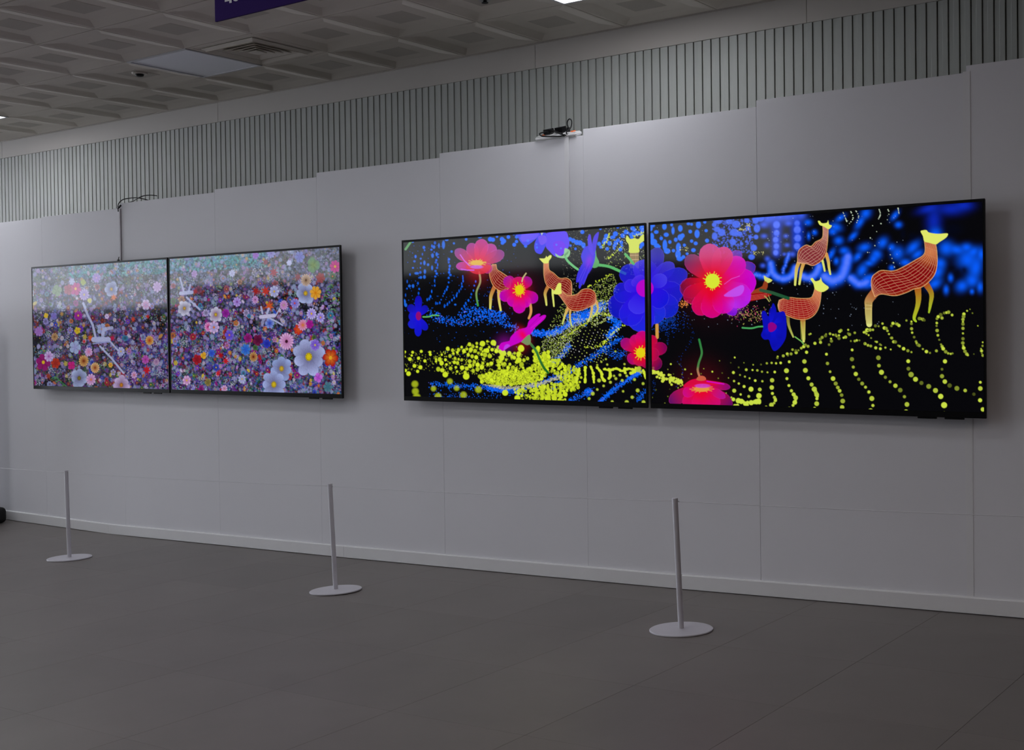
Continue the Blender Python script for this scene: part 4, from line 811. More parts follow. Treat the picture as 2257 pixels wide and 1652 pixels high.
        for u, v, r, ry, a in [(1780, 490, 9, 7, 0), (1795, 512, 6, 6, 0), (1782, 520, 4, 8, 0), (1842, 500, 13, 9, .3), (1852, 480, 12, 6, -.6), (1835, 510, 9, 8, 0), (1832, 560, 6, 14, .5), (1843, 575, 6, 8, 0), (1848, 530, 10, 9, 0), (1860, 552, 10, 8, 0), (1880, 520, 12, 6, -.8), (1895, 490, 16, 7, -1.0), (1905, 545, 14, 9, -.3), (1908, 470, 12, 10, -.8), (1915, 580, 9, 6, 0), (1890, 565, 7, 12, .7), (1900, 595, 10, 16, .5), (1925, 570, 9, 12, .6), (1916, 612, 14, 8, -.2), (1945, 535, 13, 10, -.9), (1972, 475, 12, 6, -.9), (1980, 495, 8, 7, 0), (1965, 545, 8, 8, 0), (1978, 558, 13, 14, .4), (1932, 560, 11, 10, .5), (1995, 578, 12, 8, 0), (2012, 545, 18, 10, -.75), (2022, 560, 14, 8, -.6), (1925, 625, 18, 7, -.35), (2058, 486, 14, 26, 0), (2062, 515, 14, 14, 0), (2045, 460, 20, 8, -.3), (2095, 460, 26, 12, 0), (2125, 452, 18, 10, 0), (2085, 547, 16, 16, 0), (2108, 550, 18, 10, .2), (2130, 545, 12, 9, 0), (2066, 600, 12, 18, .5), (2060, 625, 16, 10, -.5), (2072, 580, 12, 12, 0), (2095, 612, 6, 9, 0), (2085, 638, 6, 10, 0), (2132, 572, 22, 22, 0), (2150, 590, 14, 26, .2), (2145, 555, 14, 10, -.6), (2120, 630, 14, 12, -.6), (2142, 618, 14, 14, 0), (2160, 632, 7, 12, 0), (2142, 642, 5, 6, 0), (2162, 560, 8, 14, 0), (1965, 590, 6, 6, 0)]:
            if v < 500 and u > 2030: cv.glow(u, v, r, (6, 40, 190), .75, ry, a)
            else: cv.glow(u, v, r*.85, (6, 92, 250), .95, ry*.85, a, mode='mix')
        for u, v, r, ry in [(2100, 505, 20, 14), (2110, 600, 9, 9), (2010, 520, 9, 7), (1990, 515, 6, 12), (2098, 590, 7, 5), (2125, 595, 8, 9)]:
            cv.glow(u, v, r, (3, 6, 22), .85, ry, mode='mix')
        sl = cv.win(1428, 600, 2175, 930)
        for _ in range(300): cv.disc(rng.uniform(1440, 1990), rng.uniform(470, 720), rng.uniform(.5, 1.1), (150, 165, 190), rng.uniform(.2, .8), .7)
        for path, n in [([(1858, 468), (1863, 480), (1866, 488)], 7), ([(1875, 466), (1880, 480), (1872, 492)], 7), ([(1886, 464), (1892, 476), (1888, 490)], 7), ([(1937, 460), (1940, 472), (1936, 482)], 8), ([(1957, 462), (1959, 470), (1952, 488), (1923, 497)], 6), ([(1979, 458), (1981, 470)], 5), ([(1932, 510), (1918, 524), (1928, 541), (1912, 556)], 4), ([(1962, 561), (1968, 575), (1971, 588)], 4)]:
            P = smooth(path, 8, False)
            for k in range(n): q = P[int(k*(len(P)-1)/max(1, n-1))]; cv.disc(q[0], q[1], rng.uniform(.9, 1.5), (200, 215, 190), .9, .7)
        for u0, v0 in ((1636, 506), (1670, 558), (1502, 548), (1640, 496)):
            for _ in range(16): cv.disc(u0+rng.uniform(-12, 14), v0+rng.uniform(-4, 4), rng.uniform(.6, 1.3), (196, 190, 110), .85, .7)
        for _ in range(200): cv.disc(rng.gauss(1650, 22), rng.gauss(693, 9), rng.uniform(.5, 1.2), rng.choice([(190, 185, 90), (150, 130, 80), (190, 60, 110)]), .8, .7)
        for _ in range(60): cv.disc(rng.gauss(1508, 8), rng.gauss(668, 5), rng.uniform(.6, 1.4), (220, 130, 60), .9, .7)
        for _ in range(500):
            u = rng.gauss(1466, 18); v = 705+rng.gauss(0, 14); cv.disc(u, v, rng.uniform(.5, 1.2), (10, 70, 190), .6, .7)
        for path in ([(1484, 700), (1474, 730), (1472, 760)], [(1510, 690), (1525, 740), (1500, 790), (1505, 830), (1490, 850)], [(1440, 840), (1440, 860), (1432, 885)]):
            for q in smooth(path, 14, False): cv.disc(q[0]+rng.gauss(0, 2), q[1]+rng.gauss(0, 2), rng.uniform(.6, 1.2), (10, 50, 130), .7, .8)
        # deer
        Z = zm(1660, 440, 6.354); yl = (214, 222, 110); tn = (205, 140, 70)
        deer(cv, Z([(618, 880), (622, 760), (650, 690), (740, 632), (810, 650), (870, 590), (960, 540), (976, 450), (972, 365)]), Z([(680, 890), (760, 900), (840, 922), (960, 850), (1015, 760), (1035, 640), (1045, 540), (1050, 400)]),
             Z([(905, 300), (930, 296), (962, 328), (1030, 322), (1048, 288), (1062, 345), (1098, 358), (1090, 382), (1050, 412), (985, 372), (930, 352)]),
             [(Z([(645, 860), (610, 950), (595, 1060), (585, 1190)]), 9, 4.6, tn, yl), (Z([(710, 870), (675, 980), (660, 1080), (645, 1180)]), 8, 4.6, tn, yl), (Z([(965, 840), (985, 920), (1000, 995)]), 5, 4, yl, yl), (Z([(1020, 760), (1050, 860), (1060, 950), (1078, 1040)]), 8, 4, tn, yl)], 8, 13, core=(128, 42, 50), wire=(238, 190, 165))
        cv.poly(smooth([(1683, 607), (1690, 611), (1702, 617), (1694, 623), (1686, 621)], 2), yl, .95)
        cv.poly(smooth([(1684, 619), (1692, 624), (1688, 640), (1672, 648), (1655, 652), (1648, 646), (1668, 636), (1680, 630)], 2), (150, 62, 30), .95); cv.poly(smooth([(1640, 650), (1690, 644), (1700, 650), (1672, 660), (1640, 664)], 2), (150, 12, 18), 1)
        for k in range(4): cv.line([(1642, 653+k*3), (1690, 647+k*3)], .7, (240, 120, 100), .7)
        cv.line([(1685, 652), (1690, 657), (1695, 664)], 2.4, (170, 165, 90), .9); cv.line([(1693, 650), (1698, 662)], 1.8, (150, 145, 80), .8)
        deer(cv, [(1717, 661), (1738, 655), (1761, 657), (1786, 656), (1793, 645), (1796, 632)], [(1714, 672), (1718, 686), (1736, 696), (1756, 703), (1779, 703), (1796, 692), (1806, 672), (1810, 643)],
             Z([(800, 1112), (832, 1094), (868, 1140), (932, 1122), (945, 1084), (962, 1140), (1000, 1180), (1055, 1222), (1032, 1260), (958, 1292), (868, 1255), (842, 1175)]),
             [([(1736, 690), (1738, 716), (1748, 742)], 8, 3.4, (110, 60, 20), (180, 190, 90)), ([(1769, 698), (1770, 724), (1771, 752)], 13, 5, (160, 50, 20), (214, 222, 110))], 10, 14, core=(150, 10, 18), neck=(1802, 642, 34))
        for dx in (-6, -3, 3, 6): cv.line([(1769+dx*.8, 708), (1770+dx*.7, 748)], .9, (190, 200, 90), .7)
        cv.line([(1752, 742), (1766, 752), (1774, 762)], 2.5, (120, 190, 90), .9)
        Z = zm(1900, 430, 6.117)
        deer(cv, Z([(130, 1270), (122, 1180), (135, 1100), (180, 1055), (260, 1012), (420, 1020), (560, 962), (720, 872), (820, 812), (850, 740), (838, 610)]), Z([(170, 1370), (260, 1332), (440, 1355), (600, 1310), (700, 1262), (800, 1240), (905, 1160), (985, 1050), (1012, 900), (1005, 740), (988, 650)]),
             Z([(788, 490), (810, 474), (868, 470), (900, 502), (1020, 520), (1140, 513), (1156, 530), (1130, 572), (1040, 632), (990, 662), (900, 640), (838, 622), (820, 552)]),
             [(Z([(190, 1290), (95, 1410), (85, 1500), (88, 1652), (95, 1740)]), 20, 12, (160, 50, 30), (220, 222, 130)), (Z([(748, 1250), (760, 1380), (745, 1500), (700, 1650), (725, 1700)]), 15, 4, (170, 80, 30), (170, 210, 40)), (Z([(870, 1210), (935, 1330), (920, 1470), (900, 1580)]), 14, 3.4, (165, 70, 30), (165, 200, 40))], 9, 13, core=(128, 4, 10), neck=(2050, 555, 36), lw=1.1)
        for dx in (-28, -12, 4, 20): cv.line(Z([(88+dx, 1450), (86+dx, 1600), (92+dx*1.4, 1730)]), 1, (120, 100, 30), .7)
        for y in (1480, 1530): cv.line(Z([(48, y), (130, y+4)]), .9, (240, 220, 150), .7)
        # dotted slopes
        q5 = zm(1660, 680, 6.884); q6 = zm(1900, 680, 6.355); q4 = zm(1420, 680, 6.884)
        for f, r, dim, pts in [
            (q5, 3.8, .1, [(325, 960), (285, 1085), (280, 1195), (290, 1285), (320, 1345), (335, 1370), (335, 1390), (315, 1430), (275, 1460), (195, 1490)]),
            (q5, 4.1, .05, [(545, 805), (503, 940), (510, 1060), (540, 1165), (578, 1245), (612, 1300), (630, 1325), (642, 1350), (645, 1375), (635, 1405), (630, 1420), (603, 1465), (547, 1510)]),
            (q5, 4.2, .1, [(808, 660), (775, 800), (790, 935), (835, 1055), (885, 1150), (925, 1220), (940, 1250), (950, 1275), (962, 1305), (970, 1330), (965, 1365), (962, 1440), (930, 1510)]),
            (q5, 3.8, .25, [(1110, 690), (1125, 830), (1165, 955), (1210, 1060), (1250, 1135), (1282, 1195), (1310, 1245), (1340, 1310), (1357, 1400), (1348, 1495)]),
            (q5, 3.6, .35, [(1500, 625), (1497, 765), (1517, 885), (1555, 990), (1600, 1070), (1652, 1135), (1703, 1190), (1752, 1265)]),
            (q6, 4.4, .1, [(95, 1165), (135, 1257), (150, 1355), (118, 1432)]),
            (q6, 4.2, .3, [(255, 560), (227, 687), (235, 797), (270, 890), (325, 960), (390, 1023), (465, 1078), (533, 1140), (592, 1232), (627, 1340), (615, 1445)]),
            (q6, 4.4, .4, [(645, 735), (648, 840), (685, 922), (747, 988), (830, 1040), (932, 1088), (1027, 1145)]), (q6, 6.2, 0, [(1100, 1228), (1148, 1350), (1150, 1470)]),
            (q6, 4, .45, [(1160, 737), (1118, 847), (1118, 945), (1158, 1020), (1225, 1075), (1327, 1115), (1443, 1145), (1565, 1197)]), (q6, 6.2, 0, [(1652, 1282)]), (q6, 3.8, .1, [(1655, 1030), (1655, 1117), (1690, 1410)]),
            (q6, 3, .3, [(1065, 112), (1048, 140), (1118, 130), (1045, 200), (1042, 240), (1050, 305), (1060, 372), (1080, 435), (1105, 500), (1120, 530), (1135, 560), (1170, 602), (1205, 625), (1240, 632), (1265, 625)]),
            (q6, 3, .3, [(1425, 75), (1420, 110), (1412, 150), (1412, 185), (1412, 215), (1412, 275), (1412, 345), (1412, 420), (1410, 480), (1415, 520), (1422, 550), (1440, 597), (1465, 635), (1480, 650)]),
            (q6, 2.4, .3, [(1690, 470), (1688, 520), (1665, 560), (1672, 590), (1677, 625), (1690, 655)]),
            (q6, 2.8, .3, [(310, 270), (335, 275), (355, 310), (375, 355), (400, 408), (415, 410), (440, 463), (465, 465), (505, 515), (525, 525), (580, 560), (640, 588), (690, 608)]),
            (q6, 2.8, .35, [(690, 180), (690, 210), (692, 280), (700, 335), (728, 398), (755, 460), (765, 485), (780, 505), (800, 515), (850, 565), (900, 600), (950, 618), (1040, 590)]),
            (q6, 2.4, .3, [(25, 330), (45, 340), (60, 350), (90, 370), (125, 410), (185, 460), (205, 465), (250, 500), (265, 510), (325, 545), (400, 570)]), (q6, 3.4, .2, [(70, 300), (110, 296), (150, 295)]), (q6, 2.6, .4, [(40, 490), (80, 512), (120, 522), (190, 548)]),
            (q6, 2.6, .35, [(430, 205), (470, 210), (490, 215), (515, 235), (410, 240), (620, 165), (285, 208), (185, 240), (230, 245)]), (q6, 3, .4, [(1180, 55), (1150, 60), (1210, 48), (1260, 88), (1100, 85), (850, 150), (820, 140), (870, 160), (800, 138)]), (q6, 1.4, .4, [(1470, 30), (1545, 62), (1510, 8), (1620, 240), (1565, 635)]),
            (q5, 2.6, .2, [(60, 935), (132, 955), (215, 965)]), (q5, 3.2, .1, [(30, 1090), (137, 1100), (98, 1225)]), (q5, 4.6, 0, [(85, 1320), (80, 1400), (90, 1420), (50, 1410), (20, 1415)]), (q5, 1.8, .2, [(115, 847), (205, 828), (278, 822), (345, 828)]), (q5, 3.8, 0, [(415, 822)]),
            (q5, 2.6, .35, [(370, 725), (365, 745), (455, 715), (515, 685), (525, 710), (573, 685), (650, 665), (645, 635), (685, 630), (728, 598), (765, 575), (790, 550), (830, 570), (935, 525), (1015, 465), (1045, 435), (1020, 510), (1095, 410), (1105, 385), (1165, 380), (1210, 395), (1250, 400), (1265, 420), (1300, 405), (1300, 450), (1330, 330), (1310, 345), (1440, 375), (1460, 390), (1400, 430), (1370, 440), (1480, 490), (1540, 490), (1570, 480), (1610, 480), (1540, 365), (1700, 350), (1740, 330), (1690, 530), (1740, 555), (1180, 455), (1185, 490), (595, 620), (1440, 320), (1150, 545), (850, 390), (870, 380)]),
            (q4, 2.4, .2, [(1640, 930), (1715, 935), (1545, 925), (1350, 968), (1450, 1005), (1525, 1030), (1595, 1055)]), (q4, 3.4, .1, [(1680, 1090), (1360, 1097), (1432, 1135), (1512, 1180), (1750, 1225), (1362, 1243), (1460, 1300), (1583, 1330)]), (q4, 4.4, 0, [(1617, 1220), (1735, 1320), (1730, 1400), (1690, 1410), (1425, 1395), (1565, 1420), (1500, 1410), (1410, 1470), (1375, 1480), (1545, 1470), (1470, 1405), (1530, 1440), (1555, 1455), (1350, 1375), (1620, 1425)]),
            (q4, 1.5, .5, [(400, 840), (530, 843), (355, 920), (617, 920), (440, 990), (570, 995), (710, 990), (670, 1055), (860, 985), (900, 910), (1030, 955), (1180, 975), (1120, 1055), (1275, 1050), (1310, 820), (1510, 820), (1650, 850), (1765, 848), (1430, 890), (1140, 790), (1370, 740), (1160, 1215), (1240, 1280), (1320, 1345), (175, 1230), (310, 1435), (110, 1345), (385, 1220), (355, 1330), (550, 1170), (510, 1200)])]:
            strand(cv, f(pts), r, (200, 220, 70), 1.3, dim=dim*1.6)
        for _ in range(70):
            u = rng.uniform(0, 1); cv.disc(1436+u*64+rng.gauss(0, 3), 818+u*26+rng.gauss(0, 4.5), rng.uniform(1.4, 3.6), (205, 220, 70), .95, 1)
        # flowers
        cv.line(smooth(q4([(830, 468), (852, 560), (870, 680), (825, 820), (808, 930), (830, 1015)]), 5, False), 4.6, (40, 128, 62), 1, w1=4.6, col1=(70, 120, 66)); cv.line(smooth(q4([(815, 880), (808, 930), (830, 1015)]), 5, False), 4.6, (75, 120, 70), .9, w1=4.6, col1=(200, 110, 90))
        cv.line(smooth([(1636, 722), (1656, 723), (1672, 719.5), (1690, 719)], 4, False), 3.6, (70, 160, 90)); cv.line([(1676, 639), (1702, 645), (1737, 657)], 7, (52, 82, 58), 1, w1=7, col1=(24, 84, 50))
        blp = [(1703, 668), (1710, 680), (1712, 688), (1727, 686), (1732, 700), (1733, 735), (1728, 752), (1716, 768), (1705, 773), (1698, 760), (1694, 748), (1684, 748), (1677, 738), (1682, 722), (1678, 690), (1686, 685), (1694, 697)]
        cv.poly(smooth(blp, 3), (10, 14, 178), 1)
        for a, b in (((1703, 715), (1706, 765)), ((1700, 715), (1722, 745)), ((1698, 712), (1703, 676)), ((1696, 722), (1683, 740)), ((1705, 712), (1728, 698))): petal(cv, a, b, 7, (14, 20, 215), (8, 10, 160), .7)
        cv.poly(smooth(q5([(225, 235), (285, 205), (350, 250), (345, 305), (290, 350), (235, 340)]), 2), (140, 0, 130), 1)
        cv.line([(1447.6, 716), (1448, 743)], 7, (205, 150, 70), 1)
    # the two flowers that run across the gap
    b = (1419, 637)
    for tip, W, c1, a in [((1372, 588), 22, (22, 34, 200), .85), ((1422, 572), 26, (70, 60, 228), .85), ((1453, 546), 19, (48, 44, 172), .8), ((1484, 580), 17, (62, 56, 205), .85), ((1514, 600), 20, (20, 40, 190), .9), ((1504, 650), 26, (14, 30, 200), .9), ((1490, 690), 26, (8, 36, 200), .9), ((1450, 712), 26, (20, 50, 215), .9), ((1410, 731), 30, (30, 40, 225), .92), ((1345, 690), 28, (12, 24, 190), .9), ((1352, 648), 22, (20, 30, 205), .85), ((1378, 715), 26, (30, 30, 225), .85), ((1376, 626), 14, (60, 40, 230), .8), ((1468, 610), 15, (70, 64, 230), .75), ((1470, 668), 22, (10, 20, 215), .8), ((1398, 690), 20, (70, 60, 240), .6), ((1400, 610), 16, (85, 50, 232), .7)]:
        petal(cv, b, tip, W, (45, 10, 225), c1, a, edge=(105, 95, 245))
    cv.disc(1421, 635, 19, (182, 4, 196), 1, 1.4, ry=19)
    b = (1413, 778)
    for tip, W, c1 in [((1369, 750), 13, (150, 10, 130)), ((1396, 738), 14, (195, 8, 120)), ((1416, 729), 15, (200, 0, 130)), ((1444, 741), 13, (190, 5, 70)), ((1469, 764), 14, (120, 0, 90)), ((1384, 796), 13, (160, 10, 120)), ((1408, 806), 14, (190, 20, 80)), ((1456, 809), 15, (80, 6, 84)), ((1432, 808), 13, (150, 6, 80)), ((1452, 782), 14, (160, 6, 80))]:
        petal(cv, b, tip, W, (228, 6, 40), c1, .9, edge=(230, 40, 120))
    cv.glow(1412, 778, 17, (235, 0, 24), .7, mode='mix'); centre(cv, 1411.5, 777, 10, (226, 206, 18), 13, 11, 6, .5)
    if cv.umin > 1300:
        b = (1571, 622); cv.glow(1570, 625, 60, (70, 0, 20), .5)
        for tip, W, c1, a in [((1632, 554), 16, (90, 50, 200), .75), ((1664, 585), 18, (60, 50, 200), .75), ((1513, 565), 19, (105, 48, 108), .85), ((1499, 640), 22, (110, 12, 60), .85), ((1508, 660), 20, (165, 10, 70), .8), ((1620, 694), 15, (105, 5, 225), .9), ((1666, 622), 30, (196, 0, 214), .95), ((1652, 664), 28, (180, 30, 240), .92), ((1640, 572), 22, (205, 10, 190), .92), ((1602, 545), 22, (205, 52, 130), .92), ((1562, 537), 24, (198, 62, 140), .92), ((1536, 693), 22, (205, 4, 96), .95), ((1568, 700), 24, (214, 0, 130), .95), ((1605, 688), 24, (214, 0, 170), .85)]:
            petal(cv, b, tip, W, (228, 6, 46), c1, a, edge=(235, 60, 190))
        cv.poly(smooth([(1595, 650), (1632, 628), (1640, 636), (1632, 650), (1612, 654)], 3), (190, 84, 245), .8); cv.glow(1618, 672, 14, (176, 50, 245), .6, mode='mix'); cv.line([(1596, 626), (1612, 614), (1630, 608)], 1.2, (225, 90, 235), .7)
        cv.glow(1566, 618, 26, (228, 20, 20), .8, 24, mode='mix'); cv.glow(1568, 650, 14, (225, 0, 30), .7, 18, mode='mix'); centre(cv, 1570, 619, 15.5, (214, 230, 52), 17, 16, 9, .32)
        b = (1545, 846); cv.glow(1545, 845, 42, (80, 0, 12), .6)
        for tip, W, c1 in [((1475, 886), 15, (92, 18, 104)), ((1612, 896), 16, (88, 10, 100)), ((1609, 853), 8, (130, 10, 120)), ((1512, 900), 18, (205, 6, 110)), ((1545, 905), 20, (212, 8, 120)), ((1578, 902), 19, (200, 8, 120)), ((1506, 870), 12, (200, 10, 140)), ((1598, 876), 9, (170, 20, 150))]:
            petal(cv, b, tip, W, (228, 4, 44), c1, .92, edge=(230, 40, 150))
        cv.poly(smooth([(1505, 852), (1520, 838), (1540, 834), (1562, 838), (1594, 844), (1560, 850), (1530, 852)], 3), (220, 6, 66), .9); cv.poly(smooth([(1534, 836), (1541, 828), (1552, 829), (1556, 836), (1545, 839)], 2), (200, 92, 66), 1)
        cv.line([(1558, 840), (1576, 843), (1595, 846)], 2.6, (205, 10, 205), .9); cv.glow(1545, 866, 22, (230, 4, 30), .6, 18, mode='mix')
        centre(cv, 1546, 857, 17, (224, 150, 62), 12, 6, 8, .5); cv.disc(1548, 850, 17, (205, 60, 190), .9, 1.5, ry=4.6)
# ---------------------------------------------------------------- the four televisions
TW, TH, ZT, TD = 1.676, .934, 1.988, .090
IL, IT, IB = .010, .013, .026                    # border of the picture: sides, top, bottom
scr_mat = bpy.data.materials.new('screen_picture'); scr_mat.use_nodes = True
nt = scr_mat.node_tree; bs = nt.nodes['Principled BSDF']
at = nt.nodes.new('ShaderNodeAttribute'); at.attribute_name = 'picture'
bs.inputs['Base Color'].default_value = (.002, .002, .002, 1); bs.inputs['Roughness'].default_value = .06; bs.inputs['IOR'].default_value = 1.5
nt.links.new(at.outputs['Color'], bs.inputs['Emission Color']); bs.inputs['Emission Strength'].default_value = 1.0
scr_mat.cycles.emission_sampling = 'NONE'

def screen(t, x0, nx, nz, paint):
    """the picture: one flat sheet whose points carry the picture's colours; the picture is laid out where it stands on the screen"""
    gx = np.linspace(IL, TW-IL, nx); gz = np.linspace(TH-IT, IB, nz)
    X, Z = np.meshgrid(gx, gz)
    Pw = np.stack([X+x0, np.full_like(X, -TD), Z+ZT-TH], -1)
    U, Vv = project(Pw)
    def inv(u, v):
        q = on_y(u, v, -TD)
        return (q[0]-x0-IL)/(TW-2*IL)*(nx-1), (TH-IT-(q[2]-ZT+TH))/(TH-IT-IB)*(nz-1)
    cv = Canvas(U, Vv, inv); paint(cv)
    me = bpy.data.meshes.new('screen'); N = nx*nz
    co = np.stack([X, np.full_like(X, .0018), Z], -1).reshape(-1, 3)
    k = np.arange(N).reshape(nz, nx)
    q = np.stack([k[:-1, :-1], k[1:, :-1], k[1:, 1:], k[:-1, 1:]], -1).reshape(-1, 4)
    me.vertices.add(N); me.vertices.foreach_set('co', co.ravel())
    me.loops.add(q.size); me.loops.foreach_set('vertex_index', q.ravel().astype(np.int32))
    me.polygons.add(len(q)); me.polygons.foreach_set('loop_start', np.arange(0, q.size, 4, dtype=np.int32))
    me.update(calc_edges=True)
    ca = me.color_attributes.new('picture', 'FLOAT_COLOR', 'POINT')
    rgba = np.ones((N, 4), np.float32); rgba[:, :3] = np.clip(cv.im.reshape(-1, 3), 0, 1.0)
    ca.data.foreach_set('color', rgba.ravel())
    me.materials.append(scr_mat)
    o = bpy.data.objects.new('screen', me); C.objects.link(o); o.parent = t
    return o

def television(x0, nx, nz, paint, label, scr_label):
    t = tag(empty('television', (x0, -TD, ZT-TH)), label, 'television', 'wall-mounted televisions')
    # slim frame around the picture, thin body, thicker box and bracket behind
    V, F = [], []
    for y, a, tp, bt in ((0, 0, 0, 0), (0, IL-.001, IT-.001, IB-.001), (.003, IL-.0005, IT-.0005, IB-.0005), (.003, 0, 0, 0)):
        V += [(a, y, bt), (TW-a, y, bt), (TW-a, y, TH-tp), (a, y, TH-tp)]
    for r in range(4):
        s = (r+1) % 4
        for k in range(4): F.append((4*r+k, 4*r+(k+1) % 4, 4*s+(k+1) % 4, 4*s+k))
    mesh('bezel', V, F, 'black', t)
    box('body', .0005, .0032, .0005, TW-.0005, .014, TH-.0005, 'black', t, bev=.002, seg=1)
    box('back_box', .10, .0142, .08, TW-.10, .052, TH-.09, 'blackm', t, bev=.012, seg=2)
    for xx in (.50, 1.12): box('wall_bracket', xx-.03, .0522, .22, xx+.03, TD-.0005, TH-.22, 'steel', t)
    box('sensor_tab', TW-.30, .001, -.008, TW-.215, .012, -.0005, 'black', t, bev=.0015, seg=1)
    box('sensor_tab', TW-.18, .001, -.008, TW-.095, .012, -.0005, 'black', t, bev=.0015, seg=1)
    s = screen(t, x0, nx, nz, paint); s['label'] = scr_label
    return t
television(-5.9931, 400, 270, lambda c: paint_field(c, 3), 'television at far left showing a dense field of small blossoms', 'flower picture, hazy in its upper half')
television(-4.3026, 440, 280, lambda c: paint_field(c, 4), 'television showing large white cosmos flowers, right of the left pair', 'flower picture with large white cosmos')
television(-2.1169, 620, 350, paint_dark, 'television showing glowing deer, pink flowers and a yellow dotted hill', 'dark picture with deer, pink and blue flowers and yellow dots')
television(-.4229, 800, 450, paint_dark, 'television at right showing a large red deer and rows of yellow dots', 'dark picture with blue light, deer and curved rows of yellow dots')

# ---------------------------------------------------------------- barrier posts and cords
YP = -.79
spots = [(-6.62, .0), (-4.43, -.033), (-1.969, -.056), (.154, -.042), (2.25, -.036)]
labels = ['low white barrier post standing outside the left edge', 'low white barrier post at left, below the far-left television', 'middle low white barrier post, below the gap between the screen pairs', 'nearest low white barrier post, below the deer screens', 'low white barrier post standing outside the right edge']
tips = []
for (x, lean), lb in zip(spots, labels):
    t = tag(empty('barrier_post', (x, YP, floor_z(x)), (0, lean, 0)), lb, 'barrier', 'low white barrier posts')
    lathe('base', [(.1365, .0005), (.1375, .002), (.1375, .0055), (.135, .0075), (.05, .0085), (.016, .0095)], 'white', t, 64)
    lathe('post', [(.0125, .0085), (.0125, .548)], 'white', t, 28, smooth=False)
    lathe('cap', [(.0118, .548), (.0118, .5495), (.0130, .550), (.0130, .568), (.0115, .570)], 'white', t, 28)
    tube('hook', [(.012, 0, .556), (.018, 0, .5565), (.021, 0, .5535)], .0022, 'steel', t, 8, 4)
    tips.append(np.array([x+math.sin(lean)*.556, YP, floor_z(x)+math.cos(lean)*.556]))
cl = ['thin white barrier cord at the left edge', 'thin white barrier cord between the left and middle posts', 'thin white barrier cord between the middle and nearest posts', 'thin white barrier cord running out at the right edge']
for k in range(4):
    a, b = tips[k], tips[k+1]; e = np.array([.0131, 0, 0]); m = (a+b)/2-np.array([0, 0, .006])
    tag(tube('boundary_line', [a+e, a*.75+b*.25-np.array([0, 0, .0045]), m, a*.25+b*.75-np.array([0, 0, .0045]), b-e], .0016, 'cord', None, 6, 6), cl[k], 'cord', 'barrier cords')

# ---------------------------------------------------------------- power strip, tilted forward on top of the wall, with adapters
zt = 2.483; TIL = math.radians(16); SO = np.array([-1.192, -.008, zt+.0005])
def on_strip(x, y, z): return SO+np.array([x, y*math.cos(TIL)-z*math.sin(TIL), y*math.sin(TIL)+z*math.cos(TIL)])
t = tag(empty('power_strip', SO, (TIL, 0, 0)), 'white power strip with orange switches lying on top of the wall', 'power strip')
box('body', 0, 0, 0, .272, .062, .016, 'whitep', t, bev=.005, seg=3)
box('lid', .006, .004, .0163, .266, .058, .021, 'whitep', t, bev=.003, seg=2)
for xx in (.036, .226): box('switch', xx, .020, .0212, xx+.020, .044, .027, 'orange', t, bev=.002, seg=1)
for k in range(4): lathe('socket', [(.016, 0), (.016, .0022)], 'lampframe', t, 20, loc=(.078+.040*k, .031, .0212))
def adapter(x, sx_, sy, sz, rz, label):
    t = tag(empty('power_adapter', on_strip(x, .031, .0236), (TIL, 0, rz)), label, 'adapter', 'black power adapters')
    box('housing', -sx_/2, -sy/2, .003, sx_/2, sy/2, sz, 'black', t, bev=.003, seg=2)
    box('plug_face', -sx_*.35, -sy*.35, 0, sx_*.35, sy*.35, .0028, 'blackm', t)
    tube('strain_relief', [(-sx_/2+.001, -.006, .012), (-sx_/2-.010, -.010, .010)], .0038, 'black', t)
adapter(.078, .044, .042, .029, -.10, 'left black power adapter plugged into the white power strip')
adapter(.158, .050, .042, .032, -.10, 'right black power adapter plugged into the white power strip')
pl = tag(empty('power_plug', on_strip(.206, .031, .0236)), 'upright black plug with looped cable on the power strip', 'plug')
box('plug_body', -.008, -.008, 0, .008, .008, .024, 'black', pl, bev=.003, seg=2)
tube('cable', [(-.001, 0, .023), (-.007, 0, .043), (-.004, 0, .060), (.009, 0, .068), (.023, -.002, .056), (.026, -.008, .032), (.023, -.020, .010), (.012, -.034, -.006), (.008, -.027, -.0155)], .0034, 'black', pl)
zs = lambda x, y, z: tuple(on_strip(x, y, z))
tag(tube('power_cable', [zs(.050, .020, .040), zs(.040, -.004, .036), zs(.060, -.010, .022), zs(.120, -.012, .014), zs(.170, -.010, .010), (-.999, -.016, zt+.008), (-.9955, -.005, zt+.0075)], .0034, 'black'), 'black cable drooping in front of the power strip', 'cable', 'black power cables')
tag(tube('power_cable', [zs(.104, .006, .040), zs(.114, -.004, .052), zs(.128, -.006, .046), zs(.160, -.010, .036), zs(.186, -.014, .020), (-.988, -.015, zt+.012), (-.986, -.0035, zt+.0085)], .0032, 'black'), 'black cable arching over the power strip between the adapters', 'cable', 'black power cables')
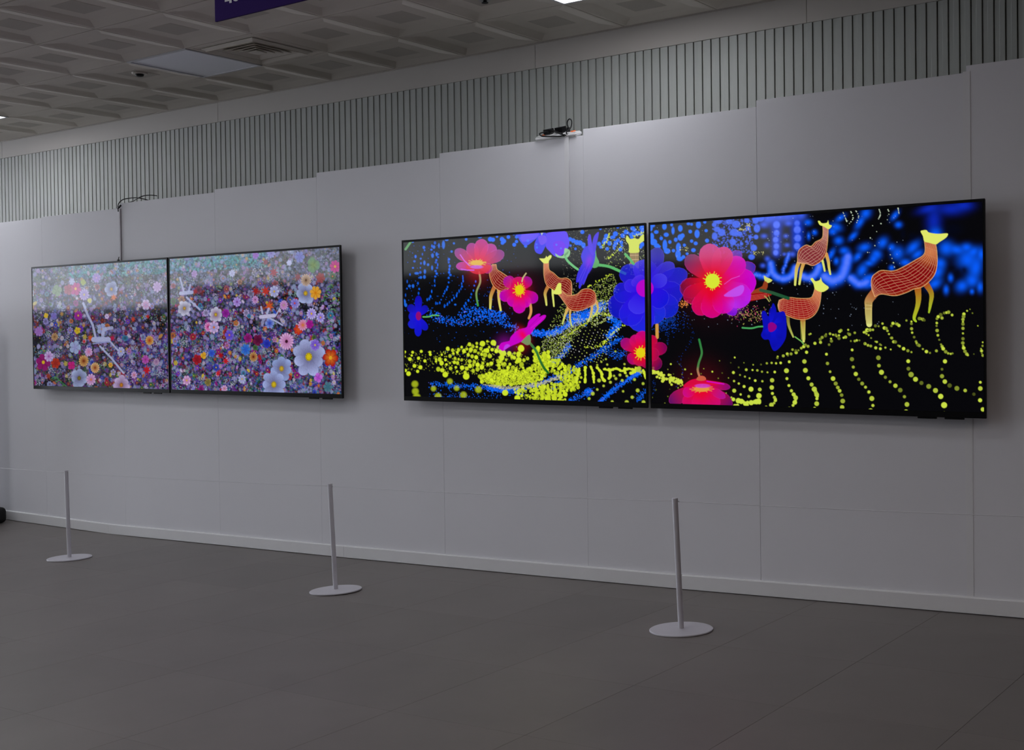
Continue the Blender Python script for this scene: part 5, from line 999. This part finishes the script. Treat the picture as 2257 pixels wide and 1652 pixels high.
tag(tube('power_cable', [zs(.060, .004, .040), zs(.084, .000, .044), zs(.112, -.001, .036), zs(.140, -.0015, .040), zs(.170, -.008, .026), (-1.010, -.012, zt+.022), (-1.008, -.004, zt+.011)], .0042, 'black'), 'thick black cable bundled tightly along the power strip', 'cable', 'black power cables')

# ---------------------------------------------------------------- cables over the left part of the wall
zt = 2.411
tag(tube('signal_cable', [(-4.976, -.016, 2.350), (-4.975, -.016, 2.400), (-4.935, -.010, 2.432), (-4.87, .004, 2.441), (-4.80, .012, 2.440), (-4.74, .020, 2.430), (-4.68, .03, 2.4145)], .0034, 'black'), 'black cable arching from the grey cable cover over the wall top', 'cable', 'black signal cables')
tag(tube('signal_cable', [(-4.90, .02, 2.4145), (-4.84, .016, 2.420), (-4.77, .006, 2.434), (-4.71, .010, 2.447), (-4.64, .016, 2.447), (-4.585, .03, 2.440)], .0034, 'black'), 'black cable lying along the wall top to the right of the grey cable cover', 'cable', 'black signal cables')
t = tag(empty('cable_plug', (-4.972, -.014, 2.372), (0, math.radians(-32), 0)), 'small black cable plug at the top of the grey cable cover', 'plug')
box('plug_body', 0, -.006, 0, .034, .006, .012, 'black', t, bev=.002, seg=1); box('plug_neck', -.010, -.004, .003, -.0003, .004, .009, 'blackm', t)
t = tag(empty('cable_plug', (-4.977, -.0215, 1.990)), 'small black plug on the top edge of the far-left television', 'plug')
box('plug_body', -.008, -.007, .001, .008, .007, .014, 'black', t, bev=.002, seg=1); tube('cable', [(0, 0, .014), (0, .003, .024), (0, .0055, .034)], .003, 'black', t)

# ---------------------------------------------------------------- sign stand just outside the left edge; its rounded black base reaches into view
t = tag(empty('sign_stand', (-6.90, -.30, floor_z(-6.90))), 'black floor stand with a low rounded base at the left edge by the wall', 'stand')
box('base', -.40, -.20, .001, .51, .21, .125, 'blackm', t, bev=.035, seg=4)
box('foot_plate', -.30, -.05, .1255, .30, .05, .14, 'steel', t)
box('board', -.42, -.02, .1402, .38, .02, 1.70, 'plainwall', t, bev=.004, seg=1)
